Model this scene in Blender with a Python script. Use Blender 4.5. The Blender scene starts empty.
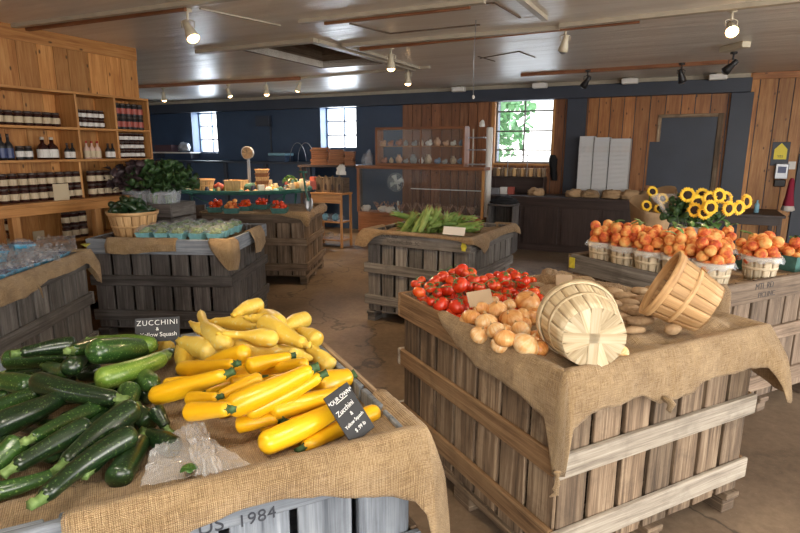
import bpy, bmesh, math, random
from mathutils import Vector, Matrix, noise, Euler
random.seed(7)
rnd = random.random
SC = bpy.context.scene
COL = SC.collection
R = math.radians
V = Vector
# ------------------------------------------------------------------ camera
CAM_H, FPX, PITCH, ROLL = 1.6, 555.0, R(11.94), R(0.13)
def cam_axes():
    cp, sp = math.cos(PITCH), math.sin(PITCH)
    fw = V((0, cp, -sp)); rt = V((1, 0, 0)); up = V((0, sp, cp))
    c, s = math.cos(ROLL), math.sin(ROLL)
    return fw, rt * c + up * s, up * c - rt * s
FW, RT, UP = cam_axes()
def ray(x, y): return FW * FPX + RT * (x - 400) - UP * (y - 266.5)
def at(x, y, z):
    d = ray(x, y); return V((0, 0, CAM_H)) + d * ((z - CAM_H) / d.z)
def atY(x, y, Y):
    d = ray(x, y); return V((0, 0, CAM_H)) + d * (Y / d.y)
def proj(p):
    d = V(p) - V((0, 0, CAM_H)); z = d.dot(FW)
    return 400 + FPX * d.dot(RT) / z, 266.5 - FPX * d.dot(UP) / z
cd = bpy.data.cameras.new('camera'); cam = bpy.data.objects.new('camera', cd); COL.objects.link(cam)
cam.matrix_world = Matrix((( RT.x, UP.x, -FW.x, 0), (RT.y, UP.y, -FW.y, 0), (RT.z, UP.z, -FW.z, CAM_H), (0, 0, 0, 1)))
cd.sensor_width = 36; cd.lens = 36 * FPX / 800; cd.clip_start = .02; cd.clip_end = 200
SC.camera = cam
# ------------------------------------------------------------------ materials
def mat(name):
    m = bpy.data.materials.new(name); m.use_nodes = True
    nt = m.node_tree; b = nt.nodes['Principled BSDF']
    return m, nt, b
def nd(nt, t, **kw):
    n = nt.nodes.new(t)
    for k, v in kw.items():
        if k in n.inputs: n.inputs[k].default_value = v
        else: setattr(n, k, v)
    return n
def lk(nt, a, b): nt.links.new(a, b)
def ramp(nt, fac, stops):
    r = nt.nodes.new('ShaderNodeValToRGB'); e = r.color_ramp.elements
    while len(e) < len(stops): e.new(.5)
    for k, (p, c) in enumerate(stops): e[k].position = p; e[k].color = (*c, 1)
    lk(nt, fac, r.inputs[0]); return r.outputs[0]
def math_(nt, op, a, b=None, c=None):
    n = nt.nodes.new('ShaderNodeMath'); n.operation = op
    for k, x in enumerate((a, b, c)):
        if x is None: continue
        if isinstance(x, (int, float)): n.inputs[k].default_value = x
        else: lk(nt, x, n.inputs[k])
    return n.outputs[0]
def mixc(nt, fac, a, b, bt='MIX'):
    n = nt.nodes.new('ShaderNodeMixRGB'); n.blend_type = bt
    for k, x in enumerate((fac, a, b)):
        if isinstance(x, (int, float)): n.inputs[k].default_value = x
        elif isinstance(x, tuple): n.inputs[k].default_value = (*x, 1)
        else: lk(nt, x, n.inputs[k])
    return n.outputs[0]
def bump(nt, b, h, s=.3, d=.01):
    n = nt.nodes.new('ShaderNodeBump'); n.inputs['Strength'].default_value = s; n.inputs['Distance'].default_value = d
    lk(nt, h, n.inputs['Height']); lk(nt, n.outputs[0], b.inputs['Normal'])
def coords(nt, kind='UV', scale=(1, 1, 1), rot=(0, 0, 0)):
    t = nt.nodes.new('ShaderNodeTexCoord'); m = nt.nodes.new('ShaderNodeMapping')
    m.inputs['Scale'].default_value = scale; m.inputs['Rotation'].default_value = rot
    lk(nt, t.outputs[kind], m.inputs[0]); return m.outputs[0]
def noi(nt, vec, scale, detail=4, rough=.55, dist=0):
    n = nd(nt, 'ShaderNodeTexNoise', Scale=scale, Detail=detail, Roughness=rough, Distortion=dist)
    if vec is not None: lk(nt, vec, n.inputs[0])
    return n.outputs[0]
def simple(name, c, rough=.6, metal=0, spec=.5, coat=0, trans=0, alpha=1, emit=None, es=0, vary=0, vs=8, sub=0):
    m, nt, b = mat(name)
    b.inputs['Base Color'].default_value = (*c, 1); b.inputs['Roughness'].default_value = rough
    b.inputs['Metallic'].default_value = metal; b.inputs['Specular IOR Level'].default_value = spec
    b.inputs['Coat Weight'].default_value = coat; b.inputs['Transmission Weight'].default_value = trans
    b.inputs['Alpha'].default_value = alpha
    if emit: b.inputs['Emission Color'].default_value = (*emit, 1); b.inputs['Emission Strength'].default_value = es
    if vary:
        f = noi(nt, coords(nt, 'Object'), vs, 5)
        lo = tuple(max(0, x * (1 - vary)) for x in c); hi = tuple(min(1, x * (1 + vary)) for x in c)
        lk(nt, ramp(nt, f, [(.3, lo), (.7, hi)]), b.inputs['Base Color'])
    return m
def wood(name, dark, mid, light, tone=.35, rough=.8, grain=1.0, knots=False, bumpk=.5, stain=.0):
    """board UVs: u metres along the grain, v metres across + 10 per board"""
    m, nt, b = mat(name)
    t = nt.nodes.new('ShaderNodeTexCoord'); s = nt.nodes.new('ShaderNodeSeparateXYZ'); lk(nt, t.outputs['UV'], s.inputs[0])
    u, v = s.outputs[0], s.outputs[1]
    k = math_(nt, 'FLOOR', math_(nt, 'DIVIDE', v, 10)); wn = nd(nt, 'ShaderNodeTexWhiteNoise', noise_dimensions='1D'); lk(nt, k, wn.inputs['W'])
    w = wn.outputs['Value']
    def vec(a, bb, off=0):
        c = nt.nodes.new('ShaderNodeCombineXYZ'); lk(nt, math_(nt, 'MULTIPLY', u, a), c.inputs[0]); lk(nt, math_(nt, 'MULTIPLY', v, bb), c.inputs[1])
        lk(nt, math_(nt, 'MULTIPLY', w, 7), c.inputs[2]); return c.outputs[0]
    g1 = noi(nt, vec(1.6, 38 * grain), 1, 5, .6, .6)
    g2 = noi(nt, vec(5, 170 * grain), 1, 3, .6)
    g3 = noi(nt, vec(2.2, 5), 1, 4, .6)
    f = math_(nt, 'ADD', math_(nt, 'MULTIPLY', g1, .5), math_(nt, 'ADD', math_(nt, 'MULTIPLY', g2, .25), math_(nt, 'MULTIPLY', g3, .25)))
    c = ramp(nt, f, [(.36, dark), (.5, mid), (.64, light)])
    # board-to-board tone
    tn = math_(nt, 'ADD', 1 - tone, math_(nt, 'MULTIPLY', w, 2 * tone))
    cc = nt.nodes.new('ShaderNodeCombineXYZ')
    for q in range(3): lk(nt, tn, cc.inputs[q])
    c = mixc(nt, 1.0, c, cc.outputs[0], 'MULTIPLY')
    if knots:
        vo = nd(nt, 'ShaderNodeTexVoronoi', Scale=1.0, voronoi_dimensions='2D'); lk(nt, vec(2.6, 5.5), vo.inputs['Vector'])
        kn = ramp(nt, vo.outputs['Distance'], [(.03, (1, 1, 1)), (.065, (0, 0, 0))])
        c = mixc(nt, kn, c, tuple(x * .22 for x in mid))
    if stain:
        st = ramp(nt, noi(nt, coords(nt, 'Object'), 5, 6, .7), [(.5, (0, 0, 0)), (.72, (1, 1, 1))])
        c = mixc(nt, math_(nt, 'MULTIPLY', st, stain), c, tuple(x * .3 for x in mid))
    lk(nt, c, b.inputs['Base Color']); b.inputs['Roughness'].default_value = rough
    bump(nt, b, math_(nt, 'ADD', g1, math_(nt, 'MULTIPLY', g2, .6)), bumpk, .004)
    return m
def burlap(name, c1, c2, pitch=.0042):
    m, nt, b = mat(name)
    uv = coords(nt, 'UV')
    s = nt.nodes.new('ShaderNodeSeparateXYZ'); lk(nt, uv, s.inputs[0])
    k = math.pi / pitch
    wob = math_(nt, 'MULTIPLY', noi(nt, uv, 30, 3), 3.0)
    sx = math_(nt, 'ABSOLUTE', math_(nt, 'SINE', math_(nt, 'ADD', math_(nt, 'MULTIPLY', s.outputs[0], k), wob)))
    sy = math_(nt, 'ABSOLUTE', math_(nt, 'SINE', math_(nt, 'ADD', math_(nt, 'MULTIPLY', s.outputs[1], k), wob)))
    weave = math_(nt, 'MULTIPLY', sx, sy)
    def st(a, bb):
        mp = nt.nodes.new('ShaderNodeMapping'); mp.inputs['Scale'].default_value = (a, bb, 1); lk(nt, uv, mp.inputs[0]); return noi(nt, mp.outputs[0], 1, 3, .7)
    thr = math_(nt, 'ADD', st(18, 420), st(420, 18))
    big = noi(nt, uv, 6, 5, .6)
    f = math_(nt, 'ADD', math_(nt, 'MULTIPLY', thr, .55), math_(nt, 'MULTIPLY', big, .35))
    f = math_(nt, 'ADD', f, math_(nt, 'MULTIPLY', weave, .22))
    f = math_(nt, 'MULTIPLY', f, .9)
    lk(nt, ramp(nt, f, [(.62, c1), (.92, c2)]), b.inputs['Base Color'])
    b.inputs['Roughness'].default_value = .95; b.inputs['Specular IOR Level'].default_value = .1
    b.inputs['Sheen Weight'].default_value = .2
    h = math_(nt, 'ADD', weave, math_(nt, 'MULTIPLY', thr, .8))
    n1 = nt.nodes.new('ShaderNodeBump'); n1.inputs['Strength'].default_value = .6; n1.inputs['Distance'].default_value = .02
    lk(nt, noi(nt, coords(nt, 'Object'), 9, 4, .55, .8), n1.inputs['Height'])
    n = nt.nodes.new('ShaderNodeBump'); n.inputs['Strength'].default_value = .8; n.inputs['Distance'].default_value = .0025
    lk(nt, h, n.inputs['Height']); lk(nt, n1.outputs[0], n.inputs['Normal']); lk(nt, n.outputs[0], b.inputs['Normal'])
    return m
def produce(name, stops, scale=20, rough=.35, coat=.2, stripes=0, speck=None, bumps=0, spec=.5, randk=.25, sss=0):
    m, nt, b = mat(name)
    oc = coords(nt, 'Object'); f = noi(nt, oc, scale, 4, .6)
    oi = nt.nodes.new('ShaderNodeObjectInfo')
    f = math_(nt, 'ADD', f, math_(nt, 'MULTIPLY', math_(nt, 'SUBTRACT', oi.outputs['Random'], .5), randk))
    if stripes:
        uv = nt.nodes.new('ShaderNodeTexCoord'); mp = nt.nodes.new('ShaderNodeMapping'); mp.inputs['Scale'].default_value = (1.2, stripes, 1)
        lk(nt, uv.outputs['UV'], mp.inputs[0]); g = noi(nt, mp.outputs[0], 1, 3, .5)
        f = math_(nt, 'ADD', math_(nt, 'MULTIPLY', f, .5), math_(nt, 'MULTIPLY', g, .5))
    c = ramp(nt, f, stops)
    if speck:
        vo = nd(nt, 'ShaderNodeTexNoise', Scale=speck[1], Detail=1.0); lk(nt, oc, vo.inputs[0])
        c = mixc(nt, ramp(nt, vo.outputs[0], [(.62, (0, 0, 0)), (.72, (1, 1, 1))]), c, speck[0])
    lk(nt, c, b.inputs['Base Color']); b.inputs['Roughness'].default_value = rough
    b.inputs['Coat Weight'].default_value = coat; b.inputs['Coat Roughness'].default_value = .12
    b.inputs['Specular IOR Level'].default_value = spec
    if sss: b.inputs['Subsurface Weight'].default_value = sss; b.inputs['Subsurface Radius'].default_value = (.02, .008, .004)
    if bumps: bump(nt, b, noi(nt, oc, bumps, 2), .5, .006)
    return m
M = {}
M['gray'] = wood('weathered_gray_wood', (.06, .055, .05), (.165, .152, .14), (.30, .285, .265), .36, stain=.55)
M['darkgray'] = wood('dark_weathered_wood', (.04, .036, .034), (.10, .09, .086), (.195, .18, .17), .34, stain=.4)
M['bluegray'] = wood('blue_gray_weathered_wood', (.10, .115, .14), (.23, .26, .30), (.38, .42, .47), .15, stain=.3)
M['pale'] = wood('pale_weathered_rail_wood', (.15, .12, .09), (.37, .32, .255), (.56, .50, .41), .12, stain=.45)
M['tan'] = wood('tan_weathered_wood', (.045, .029, .018), (.20, .135, .083), (.41, .31, .205), .42, stain=.7)
M['brown'] = wood('brown_weathered_wood', (.06, .040, .026), (.175, .122, .082), (.30, .225, .16), .32, stain=.45)
M['amber'] = wood('amber_crate_board', (.10, .05, .022), (.29, .17, .082), (.42, .28, .15), .15, stain=.45)
M['pine'] = wood('knotty_pine', (.28, .10, .024), (.45, .20, .056), (.60, .32, .115), .30, .5, .6, True, .15)
M['pineorange'] = wood('orange_pine', (.20, .07, .020), (.34, .135, .040), (.46, .21, .075), .28, .5, .6, True, .15)
M['cherryp'] = wood('reddish_pine_boards', (.12, .042, .016), (.22, .085, .034), (.32, .145, .065), .26, .5, .6, True, .15)
M['shelf'] = wood('shelf_pine', (.32, .13, .036), (.46, .215, .066), (.58, .31, .115), .1, .5, .8, False, .1)
M['cherry'] = wood('reddish_varnished_wood', (.14, .05, .02), (.26, .10, .04), (.36, .17, .08), .1, .6, .8, False, .1)
M['darkwood'] = wood('dark_counter_wood', (.022, .013, .011), (.04, .024, .02), (.065, .04, .034), .2, .5, .8, False, .1)
M['basket'] = wood('basket_veneer', (.34, .18, .07), (.57, .345, .155), (.72, .50, .26), .2, .65, .8, False, .15)
M['basketpale'] = wood('pale_basket_veneer', (.38, .27, .14), (.64, .52, .33), (.80, .71, .53), .2, .6, .8, False, .15)
M['peck'] = wood('white_basket_veneer', (.36, .27, .16), (.58, .48, .33), (.70, .61, .45), .18, .65, .8, False, .1)
M['burlap'] = burlap('burlap', (.20, .12, .05), (.63, .45, .25))
M['burlapd'] = burlap('brown_burlap', (.17, .10, .045), (.54, .37, .20))
M['zuc0'] = produce('dark_zucchini_skin', [(.25, (.004, .012, .004)), (.55, (.009, .027, .008)), (.75, (.024, .062, .015))], 14, .28, .35, 9, ((.10, .17, .05), 190))
M['zuc1'] = produce('green_zucchini_skin', [(.25, (.009, .034, .007)), (.5, (.022, .068, .013)), (.75, (.06, .14, .028))], 14, .28, .35, 9, ((.2, .32, .09), 170))
M['zuc2'] = produce('light_zucchini_skin', [(.25, (.05, .13, .015)), (.5, (.13, .25, .03)), (.72, (.32, .43, .08))], 12, .3, .3, 12, ((.35, .45, .14), 170))
M['zstem'] = produce('zucchini_stem', [(.3, (.09, .17, .04)), (.7, (.24, .35, .11))], 40, .6, 0)
M['ysq'] = produce('golden_squash_skin', [(.25, (.78, .37, .004)), (.5, (.85, .47, .008)), (.75, (.88, .56, .02))], 9, .3, .25, 6, randk=.35, sss=.0)
M['psq'] = produce('pale_squash_skin', [(.25, (.72, .44, .035)), (.5, (.82, .56, .07)), (.75, (.86, .67, .17))], 16, .40, .15, 5, ((.80, .68, .30), 60), bumps=55, randk=.3)
M['gstem'] = produce('dark_green_stem', [(.3, (.02, .06, .02)), (.7, (.06, .13, .04))], 40, .6, 0)
M['tomato'] = produce('tomato_skin', [(.2, (.60, .028, .008)), (.5, (.68, .045, .010)), (.8, (.76, .14, .02))], .9, .22, .4, randk=.35)
M['onion'] = produce('onion_skin', [(.28, (.48, .15, .035)), (.45, (.70, .31, .085)), (.58, (.80, .47, .19)), (.72, (.86, .68, .42))], 1.3, .32, .25, 22, randk=.5)
M['onionroot'] = simple('onion_neck', (.5, .33, .16), .8)
M['potato'] = produce('potato_skin', [(.25, (.22, .13, .065)), (.5, (.36, .235, .125)), (.8, (.48, .34, .20))], 25, .8, 0, bumps=40)
M['peach'] = produce('peach_skin', [(.28, (.42, .055, .03)), (.43, (.66, .155, .045)), (.56, (.78, .33, .09)), (.72, (.83, .51, .19))], 1.1, .6, 0, randk=.22, spec=.25)
M['leaf'] = produce('green_leaf', [(.3, (.03, .10, .015)), (.7, (.12, .26, .05))], 20, .5, .1)
M['husk'] = produce('corn_husk', [(.3, (.07, .14, .02)), (.5, (.16, .26, .05)), (.75, (.38, .46, .15))], 14, .6, 0, 10, randk=.4)
M['silk'] = simple('corn_silk', (.36, .22, .08), .8)
M['kale'] = produce('kale_leaf', [(.3, (.012, .04, .012)), (.55, (.035, .085, .02)), (.8, (.13, .22, .06))], 30, .6, .05, randk=.2)
M['kaled'] = produce('dark_red_kale_leaf', [(.3, (.02, .012, .015)), (.7, (.07, .04, .045))], 18, .6, .05)
M['cuke'] = produce('dark_cucumber_skin', [(.3, (.006, .02, .008)), (.7, (.02, .055, .018))], 18, .35, .2)
M['slate'] = simple('black_slate', (.018, .019, .022), .55, vary=.3)
M['chalk'] = simple('chalk_white', (.8, .8, .78), .8)
M['ink'] = simple('stencil_ink', (.05, .055, .07), .9)
M['inkf'] = simple('faded_stencil_ink', (.07, .062, .06), .95)
M['card'] = simple('cardboard', (.42, .30, .185), .85, vary=.08)
M['whitecard'] = simple('white_card', (.72, .69, .64), .8)
M['plastic'] = simple('clear_plastic_film', (.86, .88, .9), .14, alpha=.20, spec=1, coat=.6)
M['film'] = simple('crumpled_plastic_bag', (.80, .85, .92), .2, alpha=.17, spec=1)
M['yellowtag'] = simple('yellow_paint', (.62, .55, .05), .5, vary=.2, vs=30)
M['yellow'] = simple('yellow_sign', (.80, .66, .02), .45)
M['black'] = simple('black_plastic', (.014, .014, .016), .45)
M['blackcloth'] = simple('black_cloth', (.012, .012, .014), .95)
M['white'] = simple('white_plastic', (.75, .74, .70), .45)
M['cream'] = simple('cream_painted_metal', (.62, .56, .42), .4)
M['graymetal'] = simple('gray_metal', (.30, .31, .33), .35, .6)
M['bluepaint'] = simple('dark_blue_wall_paint', (.030, .056, .108), .5, vary=.15, vs=2)
M['bluepaint2'] = simple('slate_blue_trim_paint', (.034, .044, .066), .5, vary=.15, vs=2)
M['bluewin'] = simple('blue_window_paint', (.04, .075, .14), .5)
M['green'] = simple('green_painted_metal', (.03, .13, .105), .45, vary=.3)
M['pulp'] = simple('green_pulp_quart', (.06, .16, .14), .9, vary=.2, vs=30)
M['teal'] = simple('teal_pint_carton', (.20, .46, .50), .8, vary=.15, vs=30)
M['glass'] = simple('clear_glass', (.3, .34, .34), .03, alpha=.07, spec=.7)
M['pane'] = simple('window_glass', (.9, .95, .95), .03, alpha=.06, spec=.5)
M['filmc'] = simple('thin_berry_film', (.80, .88, 1), .12, alpha=.16, spec=1, coat=.8)
M['jarglass'] = simple('dark_preserve', (.035, .012, .01), .12, coat=.4)
M['label'] = simple('cream_label', (.52, .43, .29), .7)
M['lid'] = simple('dark_lid', (.06, .045, .04), .4)
M['lidlight'] = simple('light_lid', (.5, .45, .38), .4)
M['redjar'] = simple('red_sauce', (.42, .05, .04), .2, coat=.3)
M['pinkjar'] = simple('pink_dressing', (.62, .42, .34), .25, coat=.3)
M['bluejar'] = simple('dark_blue_label', (.04, .06, .16), .4)
M['redlabel'] = simple('red_label', (.36, .08, .06), .5)
M['whitelabel'] = simple('white_label', (.65, .63, .60), .6)
M['oat'] = simple('pale_batten_paint', (.44, .39, .30), .5, vary=.12)
M['petal'] = produce('sunflower_petal', [(.3, (.82, .40, .005)), (.7, (.90, .60, .02))], 30, .6, 0)
M['disk'] = simple('sunflower_disk', (.025, .012, .008), .9, vary=.4, vs=60)
M['stemg'] = simple('flower_stem', (.08, .18, .04), .6)
M['paper'] = simple('brown_paper', (.40, .26, .14), .85, vary=.15)
M['foam'] = simple('white_foam_carton', (.62, .63, .64), .7)
M['maroon'] = simple('maroon_cloth', (.30, .02, .05), .9)
M['ltblue'] = simple('light_blue_plastic', (.25, .48, .60), .4)
M['bluebag'] = simple('blue_berry_carton', (.05, .30, .48), .6, vary=.3, vs=30)
M['berry'] = simple('blueberry', (.02, .025, .07), .5)
M['whitefig'] = simple('white_ceramic', (.66, .63, .58), .4)
M['lampglow'] = simple('warm_lamp_face', (1, .8, .5), .4, emit=(1, .60, .26), es=12)
M['addedtube'] = simple('added_tube_glow', (1, .95, .85), .4, emit=(1, .92, .8), es=5)  # glow for the tubes of the added, unseen strip lights
M['fanwhite'] = simple('fan_white', (.6, .66, .64), .4)
M['dried'] = simple('dried_flower', (.42, .24, .16), .9, vary=.3)
M['bark'] = simple('tree_bark', (.12, .08, .05), .9)
M['treeleaf'] = simple('tree_foliage', (.22, .46, .20), .7, vary=.5, vs=3)
M['amberlight'] = simple('amber_liquid', (.55, .30, .05), .15, coat=.4)
# ------------------------------------------------------------------ mesh builder
class MB:
    def __init__(s): s.v = []; s.f = []; s.uv = []; s.mi = []; s.sm = []; s.k = int(rnd() * 500)
    def face(s, idx, uvs, mi=0, smooth=False): s.f.append(idx); s.uv.append(uvs); s.mi.append(mi); s.sm.append(smooth)
    def board(s, c, size, rot=None, mi=0, axis=None, warp=0, ch=.0015):
        """box with grain along its longest side (or axis)"""
        sx, sy, sz = [x / 2 for x in size]; c = V(c)
        if axis is None: axis = max(range(3), key=lambda i: size[i])
        s.k += 1; k0 = s.k * 10; u0 = rnd() * 20
        b = len(s.v); rot = rot or Matrix.Identity(3)
        w = [(rnd() - .5) * 2 * warp for _ in range(8)]
        ps = []
        for i, (x, y, z) in enumerate([(-1,-1,-1),(1,-1,-1),(1,1,-1),(-1,1,-1),(-1,-1,1),(1,-1,1),(1,1,1),(-1,1,1)]):
            p = V((x * sx, y * sy, z * sz)); p += V((w[i], w[(i+3)%8], w[(i+5)%8])); ps.append(p); s.v.append(c + rot @ p)
        oth = [i for i in range(3) if i != axis]
        for q in [(0,3,2,1),(4,5,6,7),(0,1,5,4),(2,3,7,6),(1,2,6,5),(3,0,4,7)]:
            n = (ps[q[1]] - ps[q[0]]).cross(ps[q[2]] - ps[q[1]]); na = max(range(3), key=lambda i: abs(n[i]))
            ot = [i for i in oth if i != na]; va = ot[0] if ot else oth[0]
            if na == axis: uvs = [(u0 + ps[i][oth[0]], k0 + 5 + ps[i][oth[1]]) for i in q]
            else: uvs = [(u0 + ps[i][axis], k0 + 5 + ps[i][va]) for i in q]
            s.face([b + i for i in q], uvs, mi)
        return s
    def box(s, c, size, rot=None, mi=0): return s.board(c, size, rot, mi)
    def tube(s, pts, rad, n=8, mi=0, cap=True, smooth=True, prof=None, flat=1.0):
        pts = [V(p) for p in pts]
        if not isinstance(rad, (list, tuple)): rad = [rad] * len(pts)
        b = len(s.v); s.k += 1; k0 = s.k * 10
        T = [(pts[min(i+1, len(pts)-1)] - pts[max(i-1, 0)]).normalized() for i in range(len(pts))]
        a = V((0, 0, 1)) if abs(T[0].z) < .9 else V((1, 0, 0))
        N = (a - T[0] * a.dot(T[0])).normalized(); L = 0
        for i, p in enumerate(pts):
            N = (N - T[i] * N.dot(T[i])).normalized(); B = T[i].cross(N)
            if i: L += (p - pts[i-1]).length
            for j in range(n):
                t = 2 * math.pi * j / n; m = prof(t) if prof else 1
                s.v.append(p + (N * math.cos(t) * flat + B * math.sin(t)) * rad[i] * m)
        LL = [0]
        for i in range(1, len(pts)): LL.append(LL[-1] + (pts[i] - pts[i-1]).length)
        for i in range(len(pts) - 1):
            for j in range(n):
                j2 = (j + 1) % n
                u1, u2 = LL[i], LL[i+1]; v1, v2 = k0 + 5 + j / n, k0 + 5 + (j + 1) / n
                s.face([b + i*n + j, b + i*n + j2, b + (i+1)*n + j2, b + (i+1)*n + j], [(u1, v1), (u1, v2), (u2, v2), (u2, v1)], mi, smooth)
        if cap:
            s.face([b + j for j in reversed(range(n))], [(0, k0 + 5)] * n, mi, smooth)
            s.face([b + (len(pts)-1)*n + j for j in range(n)], [(0, k0 + 5)] * n, mi, smooth)
        return s
    def lathe(s, prof, mtx=None, n=24, mi=0, smooth=True, cap=False, ang=2*math.pi, lobes=0, la=0):
        mtx = mtx or Matrix.Identity(4); b = len(s.v); s.k += 1; k0 = s.k * 10
        for r, z in prof:
            for j in range(n):
                t = ang * j / n; rr = r * (1 + la * math.cos(lobes * t)) if lobes else r
                s.v.append(mtx @ V((rr * math.cos(t), rr * math.sin(t), z)))
        for i in range(len(prof) - 1):
            for j in range(n):
                j2 = (j + 1) % n
                s.face([b + i*n + j, b + i*n + j2, b + (i+1)*n + j2, b + (i+1)*n + j], [(prof[i][1], k0 + 5 + j / n), (prof[i][1], k0 + 5 + (j+1) / n), (prof[i+1][1], k0 + 5 + (j+1) / n), (prof[i+1][1], k0 + 5 + j / n)], mi, smooth)
        if cap:
            for i, rev in ((0, True), (len(prof) - 1, False)):
                if prof[i][0] > 1e-5:
                    ix = [b + i*n + j for j in range(n)]
                    s.face(ix[::-1] if rev else ix, [(s.v[q].x, k0 + 5 + s.v[q].y) for q in (ix[::-1] if rev else ix)], mi, False)
        return s
    def ball(s, c, r, n=12, m=8, mi=0, sc=(1, 1, 1), rot=None, lump=0):
        c = V(c); b = len(s.v); rot = rot or Matrix.Identity(3); o = V((rnd()*50, rnd()*50, rnd()*50)); s.k += 1
        s.v.append(c + rot @ V((0, 0, r * sc[2])))
        for i in range(1, m):
            ph = math.pi * i / m
            for j in range(n):
                t = 2 * math.pi * j / n; d = V((math.sin(ph) * math.cos(t), math.sin(ph) * math.sin(t), math.cos(ph)))
                k = 1 + (lump * noise.noise(d * 1.7 + o) if lump else 0)
                s.v.append(c + rot @ V((d.x * sc[0], d.y * sc[1], d.z * sc[2])) * r * k)
        s.v.append(c + rot @ V((0, 0, -r * sc[2])))
        e = len(s.v) - 1; uu = lambda i, j: (i / m, j / n)
        for j in range(n): s.face([b, b + 1 + j, b + 1 + (j+1) % n], [uu(0, j), uu(1, j), uu(1, j+1)], mi, True)
        for i in range(m - 2):
            for j in range(n):
                a0 = b + 1 + i*n; s.face([a0 + j, a0 + n + j, a0 + n + (j+1) % n, a0 + (j+1) % n], [uu(i+1, j), uu(i+2, j), uu(i+2, j+1), uu(i+1, j+1)], mi, True)
        a0 = b + 1 + (m-2)*n
        for j in range(n): s.face([a0 + j, e, a0 + (j+1) % n], [uu(m-1, j), uu(m, j), uu(m-1, j+1)], mi, True)
        return s
    def sheet(s, pts, mi=0, smooth=True, uvs=None):
        """pts: rows x cols grid"""
        b = len(s.v); nr, nc = len(pts), len(pts[0]); s.k += 1
        for r in pts: s.v += [V(p) for p in r]
        for i in range(nr - 1):
            for j in range(nc - 1):
                q = [(i, j), (i, j+1), (i+1, j+1), (i+1, j)]
                s.face([b + a*nc + c for a, c in q], [uvs[a][c] if uvs else (a / nr, c / nc) for a, c in q], mi, smooth)
        return s
    def poly(s, pts, mi=0):
        b = len(s.v); s.v += [V(p) for p in pts]; s.face(list(range(b, b + len(pts))), [(p[0], p[1]) for p in pts], mi); return s
    def prism(s, pts, depth, mtx=None, mi=0):
        """outline in xz extruded along y"""
        mtx = mtx or Matrix.Identity(4); b = len(s.v); n = len(pts); s.k += 1; k0 = s.k*10+5
        for y in (-depth/2, depth/2): s.v += [mtx @ V((x, y, z)) for x, z in pts]
        s.face(list(range(b, b+n)), [(p[1], k0+p[0]) for p in pts], mi)
        s.face(list(range(b+2*n-1, b+n-1, -1)), [(p[1], k0+p[0]) for p in reversed(pts)], mi)
        for i in range(n):
            j = (i+1) % n; s.face([b+i, b+n+i, b+n+j, b+j], [(pts[i][1], k0), (pts[i][1], k0+depth), (pts[j][1], k0+depth), (pts[j][1], k0)], mi)
        return s
    def mesh(s, name, mats):
        me = bpy.data.meshes.new(name); me.from_pydata([tuple(v) for v in s.v], [], s.f)
        uv = me.uv_layers.new(name='UVMap'); flat = []
        for u in s.uv:
            for a, c in u: flat += [a, c]
        uv.data.foreach_set('uv', flat)
        me.polygons.foreach_set('material_index', s.mi); me.polygons.foreach_set('use_smooth', s.sm)
        for m in (mats if isinstance(mats, (list, tuple)) else [mats]): me.materials.append(m)
        me.update(); return me
    def build(s, name, mats, parent=None, loc=None):
        o = bpy.data.objects.new(name, s.mesh(name, mats)); COL.objects.link(o)
        if parent: o.parent = parent
        if loc is not None: o.location = loc
        return o
def fixn(o):
    bm = bmesh.new(); bm.from_mesh(o.data); bmesh.ops.recalc_face_normals(bm, faces=bm.faces); bm.to_mesh(o.data); bm.free(); return o
def solid(o, t, off=0):
    m = o.modifiers.new('thickness', 'SOLIDIFY'); m.thickness = t; m.offset = off; return o
def subd(o, n=1):
    m = o.modifiers.new('smooth', 'SUBSURF'); m.levels = n; m.render_levels = n; return o
def bev(o, w=.003, n=1):
    m = o.modifiers.new('edges', 'BEVEL'); m.width = w; m.segments = n; m.limit_method = 'ANGLE'; return o
def tag(o, label, cat, group=None):
    o['label'] = label; o['category'] = cat
    if group: o['group'] = group
    return o
def empty(name, loc=(0, 0, 0), rz=0, label='', cat='', group=None):
    o = bpy.data.objects.new(name, None); COL.objects.link(o); o.location = loc; o.rotation_euler = (0, 0, rz); o.empty_display_size = .05
    if label: tag(o, label, cat, group)
    return o
def struct(o): o['kind'] = 'structure'; return o
def text(name, body, size, m, parent, mtx, extr=.0006, ax='CENTER', shear=0, space=1.0, thin=0):
    cu = bpy.data.curves.new(name, 'FONT'); cu.body = body; cu.size = size; cu.extrude = extr; cu.align_x = ax; cu.align_y = 'CENTER'; cu.shear = shear; cu.space_character = space; cu.offset = thin
    t = bpy.data.objects.new(name, cu); COL.objects.link(t)
    dg = bpy.context.evaluated_depsgraph_get(); me = bpy.data.meshes.new_from_object(t.evaluated_get(dg))
    bpy.data.objects.remove(t); o = bpy.data.objects.new(name, me); COL.objects.link(o); me.materials.clear(); me.materials.append(m)
    o.parent = parent; o.matrix_local = mtx; return o
def kids(o): return [c for c in COL.objects if c.parent == o]
def dup(o, parts, loc=None, rz=None, label=None, group=None, mtx=None, scale=None):
    """copy a thing and its parts; parts = [(child, [subchildren])]"""
    r = o.copy(); COL.objects.link(r)
    if loc is not None: r.location = loc
    if rz is not None: r.rotation_euler = (0, 0, rz) if not hasattr(rz, '__len__') else rz
    if mtx is not None: r.matrix_world = mtx
    if scale is not None: r.scale = (scale,) * 3 if not hasattr(scale, '__len__') else scale
    if label: r['label'] = label
    if group: r['group'] = group
    for c, sub in parts:
        c2 = c.copy(); COL.objects.link(c2); c2.parent = r
        for g in sub: g2 = g.copy(); COL.objects.link(g2); g2.parent = c2
    return r
ORD = ['first','second','third','fourth','fifth','sixth','seventh','eighth','ninth','tenth','eleventh','twelfth','thirteenth','fourteenth','fifteenth','sixteenth','seventeenth','eighteenth','nineteenth','twentieth']
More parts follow.
